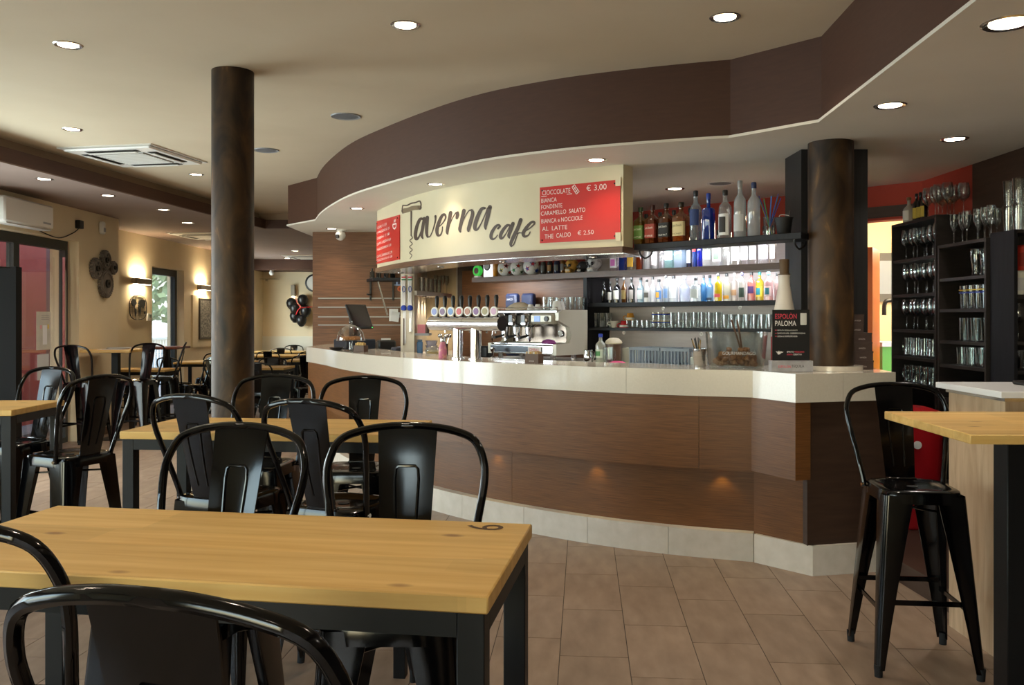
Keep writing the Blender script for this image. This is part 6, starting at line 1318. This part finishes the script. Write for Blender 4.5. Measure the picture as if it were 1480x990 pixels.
t = thing('motion_sensor', 'small white motion sensor beside the black socket', 'sensor', (XL, 11.0, 2.62)); MB().box(.001, .06, -.04, .04, -.08, .08, .015).build('casing', M_plw, t); MB().box(.06, .066, -.025, .025, -.05, .0, .002).build('lens', M_alu, t)
def poster(y0, y1, z0, z1, label, body):
    t = thing('poster', label, 'poster', (XL-.148, 0, 0)); bxo('sheet', body, .0, .003, y0, y1, z0, z1, t); return t
po = poster(9.80, 10.10, 1.12, 1.555, 'pale printed poster with a phone drawing on the glass door', nmat('poster_grey', (186, 184, 180), (206, 202, 190), nscale=6, rough=.7))
bxo('phone_drawing', mat('poster_phone', (226, 226, 232), .6), .0032, .005, 9.93, 10.02, 1.18, 1.40, po); bxo('drawing_dot', mat('poster_y', (220, 190, 90), .6), .0032, .005, 10.03, 10.06, 1.36, 1.41, po); bxo('drawing_dot', mat('poster_p', (216, 160, 170), .6), .0032, .005, 9.87, 9.91, 1.36, 1.40, po)
for k in range(3): bxo('print_line', mat('poster_l', (140, 140, 146), .6), .0032, .005, 9.90, 10.06, 1.51-k*.022, 1.515-k*.022, po)
poster(9.82, 10.06, .78, 1.07, 'small white notice on the glass door under the poster', mat('notice_white', (204, 206, 210), .7))
t = thing('black_partition', 'tall black panel at the left picture edge before the glass door', 'panel', (0, 0, 0)); bxo('panel', mat('matt_panel_black', (14, 14, 16), .75, spec=.2), -4.7, -3.79, 6.60, 6.66, .03, 1.86, t); bxo('edge_post', MATS['matt_panel_black'], -3.7895, -3.75, 6.59, 6.67, 0, 1.87, t)
t = thing('newspaper_pile', 'untidy newspapers on the small high table by the pier', 'newspaper', (-4.88, 10.70, 1.1005)); [bxo('paper', mat(['news_a', 'news_b', 'news_c'][k % 3], [(206, 206, 204), (150, 150, 154), (120, 104, 84)][k % 3], .8), -.13+.02*k, .14+.015*k, -.17+.03*k, .13-.01*k, .004*k, .0035+.004*k, t).__setattr__('rotation_euler', (0, 0, .2*k)) for k in range(5)]
def sconce(y, label):
    t = thing('wall_light', label, 'wall light', (XR, y, 2.05), 0, 'up-down wall lights'); bxo('body', mat('sconce_grey', (150, 140, 124), .5), .03, .11, -.28, .28, -.045, .045, t, .004); bxo('backplate', M_plw, .001, .0295, -.1, .1, -.04, .04, t)
    for s, n_ in ((1, 'upper'), (-1, 'lower')):
        bxo('diffuser', M_led, .04, .10, -.26, .26, s*.0455 if s > 0 else -.047, .047 if s > 0 else -.0455, t)
        l = bpy.data.lights.new('sconce_lamp', 'AREA'); l.shape = 'RECTANGLE'; l.size = .05; l.size_y = .5; l.energy = 9; l.color = (1, .78, .45); o = bpy.data.objects.new('sconce_lamp', l); o.location = (.07, 0, s*.052); o.rotation_euler = (PI if s > 0 else 0, 0, 0); COL.objects.link(o); o.parent = t
sconce(13.5, 'grey up-down wall light above the world map'); sconce(16.25, 'grey up-down wall light above the framed picture')
# wire world map
t = thing('wire_map', 'black wire world map hanging on the cream wall', 'wall art', (XR+.012, 13.5, 1.645)); A2, B2 = .31, .185
def el(u, e=3.0): c, s = math.cos(u), math.sin(u); q6 = 1/((abs(c)**e+abs(s)**e)**(1/e)); return (0, A2*c*q6, B2*s*q6)
MB().tube([el(2*PI*k/40) for k in range(40)], .006, 6, True).build('rim', M_blk, t)
b = MB()
for k in range(-5, 6):
    y = A2*k/6; zz_ = B2*(1-abs(k/6)**3)**(1/3); b.tube([(0, y, -zz_), (0, y, zz_)], .002, 4)
for k in range(-2, 3):
    z = B2*k/3; yy = A2*(1-abs(k/3)**3)**(1/3); b.tube([(0, -yy, z), (0, yy, z)], .002, 4)
wo = b.build('wires', M_blk, t); wo['kind'] = 'stuff'
for nm, poly in (('continent', [(-.26, .09), (-.2, .13), (-.1, .12), (-.07, .06), (-.13, .03), (-.15, -.01), (-.19, .02), (-.24, .05)]), ('continent', [(-.14, -.01), (-.09, -.02), (-.07, -.06), (-.11, -.14), (-.13, -.09)]), ('continent', [(-.01, .05), (.02, .11), (.12, .13), (.25, .11), (.24, .05), (.17, -.01), (.12, .01), (.08, -.0), (.06, .04)]), ('continent', [(0, .04), (.07, .03), (.09, -.02), (.05, -.11), (.02, -.03), (-.01, .01)]), ('continent', [(.2, -.06), (.25, -.05), (.26, -.09), (.21, -.10)])):
    o = MB().prism(poly, -.004, .004).build(nm, M_blk, t, smooth=False); o.matrix_local = Matrix(((0, 0, 1, .006), (1, 0, 0, 0), (0, 1, 0, 0), (0, 0, 0, 1)))
t = thing('thermostat', 'small white thermostat beside the far glass door', 'thermostat', (XR, 13.9, 1.50)); MB().box(.001, .03, -.09, .09, -.06, .06, .006).build('casing', M_plw, t); bxo('display', mat('thermo_lcd', (130, 140, 130), .3), .0305, .032, -.04, .04, -.01, .04, t)
t = thing('framed_picture', 'dark framed grey picture on the raised wall panel', 'picture', (XR+.036, 16.45, 1.47)); MB().box(.0, .025, -.42, .42, -.38, .38, .004).build('frame', mat('pic_frame', (64, 58, 50), .5), t); bxo('print', nmat('pic_grey', (70, 70, 72), (176, 172, 160), scale=(1, 5, 9), nscale=3, rough=.6), .0255, .027, -.38, .38, -.34, .34, t)
# far wall
t = thing('wall_spot', 'slim grey wall lamp above the balloons', 'wall light', (-5.08, 20.3, 2.12)); bxo('body', mat('sconce_grey', (150, 140, 124), .5), -.045, .045, -.11, -.001, -.13, .13, t, .006); bxo('diffuser', M_led, -.03, .03, -.09, -.02, -.134, -.1305, t)
l = bpy.data.lights.new('wall_spot_lamp', 'SPOT'); l.energy = 60; l.color = (1, .82, .55); l.spot_size = R_(80); l.spot_blend = .7; l.shadow_soft_size = .03; o = bpy.data.objects.new('wall_spot_lamp', l); o.location = (0, -.06, -.14); COL.objects.link(o); o.parent = t
t = thing('balloon_cluster', 'cluster of black balloons with red ribbon on the far wall', 'balloons', (-4.88, 20.17, 1.68))
for (dx, dz, dy) in ((-.22, .14, 0), (.04, .22, 0), (-.12, .02, -.08), (.12, -.03, -.04), (-.14, -.16, 0), (.02, -.25, -.05)): MB().lathe([(1e-4, -.15), (.05, -.135), (.105, -.06), (.125, .02), (.10, .09), (.05, .125), (1e-4, .135)], 16, c=(dx, dy, dz)).build('balloon', mat('balloon_black', (24, 24, 26), .35), t)
MB().tube(spline([(-.1, -.12, .28), (-.04, -.13, .12), (.03, -.16, .08), (-.03, -.17, -.02), (-.08, -.15, -.12), (.0, -.17, .02), (.25, -.1, .06), (.42, -.05, .05)], 6), .008, 6).build('ribbon', mat('ribbon_red', (200, 30, 40), .5), t)
t = thing('wall_clock', 'round black wall clock half hidden by the wood-clad wall', 'clock', (-4.60, 20.29, 2.30)); o = MB().lathe([(.20, 0), (.21, .03), (.18, .035), (.175, .02), (1e-4, .02)], 30).build('case', M_blk, t); o.rotation_euler = (PI/2, 0, 0); o = MB().lathe([(.17, .021), (1e-4, .021)], 28, cap=False).build('dial', M_plw, t); o.rotation_euler = (PI/2, 0, 0); bxo('hand', M_blk, -.006, .006, -.028, -.025, 0, .13, t)
t = thing('glass_shelf', 'small glass corner shelf high on the far wall', 'shelf', (-5.6, 20.15, 2.38)); bxo('plate', M_glass, -.19, .19, -.13, .14, 0, .012, t); bxo('bracket', M_steel, -.1, -.08, .0, .14, -.04, -.0005, t)
t = thing('security_camera', 'white dome camera under the far beam', 'camera', (-5.4, 19.6, 2.56)); MB().cyl((0, 0, -.02), (0, 0, 0), .05, n=16).build('mount', M_plw, t); MB().ico((0, -.02, -.06), .055, 14, 9).build('dome', M_plw, t)

# ================================================================== KITCHEN AND OUTDOORS
b = MB(); b.box(0, .045, 0, .44, 0, 2.06); o = b.build('orange_door', mat('door_orange', (232, 110, 30), .4), None, (2.90, 7.13, 0), R_(-30)); struct(o, 'orange door standing open to the kitchen'); o.name = 'door_3'; bxo('hinge', M_steel, .045, .052, .02, .06, .9, 1.0, o)
t = thing('green_cabinet', 'bright green kitchen cabinet seen through the open door', 'cabinet', (0, 0, 0)); bxo('body', mat('green_panel', (96, 180, 50), .4), 3.40, 4.2, 8.0, 8.45, .25, 1.22, t); bxo('drawer', mat('drawer_wood', (170, 120, 60), .5), 3.40, 4.2, 7.98, 8.40, 0.0, .2495, t); bxo('top', M_plw, 3.38, 4.22, 7.96, 8.47, 1.2205, 1.26, t)
t = thing('tap_hose', 'black curved kitchen hose above the green cabinet', 'hose', (3.62, 8.2, 1.2605)); MB().tube(spline([(.12, 0, 0), (.12, 0, .2), (.04, 0, .36), (-.10, 0, .38), (-.12, 0, .25)], 6), .02, 8).build('hose', M_blk, t); MB().cyl((.12, 0, 0), (.12, 0, .04), .035, n=12).build('base', M_steel, t)
t = thing('kitchen_hatch', 'dark framed hatch on the kitchen wall', 'hatch', (3.95, 8.99, 1.9)); bxo('frame', mat('hatch_frame', (96, 92, 84), .5), -.3, .3, -.04, 0, -.25, .25, t); bxo('pane', mat('hatch_pane', (150, 156, 160), .3), -.2, .2, -.045, -.0405, -.17, .17, t)
kl = bpy.data.lights.new('kitchen_lamp', 'POINT'); kl.energy = 60; kl.color = (1, .86, .6); kl.shadow_soft_size = .15; ko = bpy.data.objects.new('kitchen_lamp', kl); ko.location = (3.7, 7.9, 2.3); COL.objects.link(ko)
t = thing('kitchen_ceiling_lamp', 'round kitchen ceiling lamp beyond the door', 'ceiling light', (3.7, 7.9, 2.5)); MB().lathe([(.14, -.001), (.15, -.03), (.10, -.06), (1e-4, -.07)], 20).build('shade', mat('lamp_opal', (250, 240, 220), .5, emit=(255, 236, 200), estr=3), t)
t = thing('balcony_railing', 'white metal railing outside the far glass door', 'railing', (0, 0, 0))
bxo('top_rail', M_plw, -8.3, -8.25, 14.0, 24.0, .98, 1.03, t); bxo('bottom_rail', M_plw, -8.3, -8.25, 14.0, 24.0, .08, .12, t)
for k in range(60): bxo('baluster', M_plw, -8.285, -8.265, 14.05+k*.166, 14.07+k*.166, .1205, .9795, t)
t = thing('building', 'pale apartment house with balconies across the street', 'building', (-20, 44, 0)); bxo('wall', mat('house_white', (222, 218, 210), .8), -9, 9, 0, 6, -.1, 11, t)
for fl in range(3):
    for k in range(6):
        w = bxo('window', mat('house_shutter', (120, 116, 108), .6), -7.6+k*2.7, -6.3+k*2.7, -.06, -.001, 1.0+fl*3.2, 2.6+fl*3.2, t); bxo('pane', mat('house_pane', (110, 130, 146), .2), -7.5+k*2.7, -6.4+k*2.7, -.08, -.061, 1.1+fl*3.2, 2.5+fl*3.2, w)
    bxo('balcony', M_plw, -8.5, 8.5, -1.2, -.0605, .5+fl*3.2, .7+fl*3.2, t)
def tree(x, y, h, label):
    t = thing('street_tree', label, 'tree', (x, y, -.06), 0, 'trees across the street'); MB().cyl((0, 0, 0), (0, 0, h*.5), .14, .09, 10).build('trunk', mat('bark', (84, 70, 56), .9), t)
    r2 = random.Random(int(abs(x*10))); b = MB()
    for k in range(420):
        a = r2.uniform(0, 6.28); q6 = r2.uniform(0, 1)**.5*h*.26; z = h*.35+r2.uniform(0, h*.62); q6 *= 1-abs((z-h*.66)/(h*.42))**2*.7; s = .16
        p = Vector((q6*math.cos(a), q6*math.sin(a), z)); u = Vector((r2.uniform(-1, 1), r2.uniform(-1, 1), r2.uniform(-1, 1))).normalized()*s; v = u.orthogonal().normalized()*s*.7
        b.add([p-u, p+v, p+u, p-v], [(0, 1, 2, 3)])
    o = b.build('foliage', nmat('leaves', (120, 136, 96), (150, 164, 124), nscale=3, rough=.8), t, smooth=False); o['kind'] = 'stuff'
tree(-10.8, 25.5, 4.2, 'slender pale green tree outside the far door'); tree(-12.6, 27.5, 5.0, 'taller pale tree behind the slender one outside')
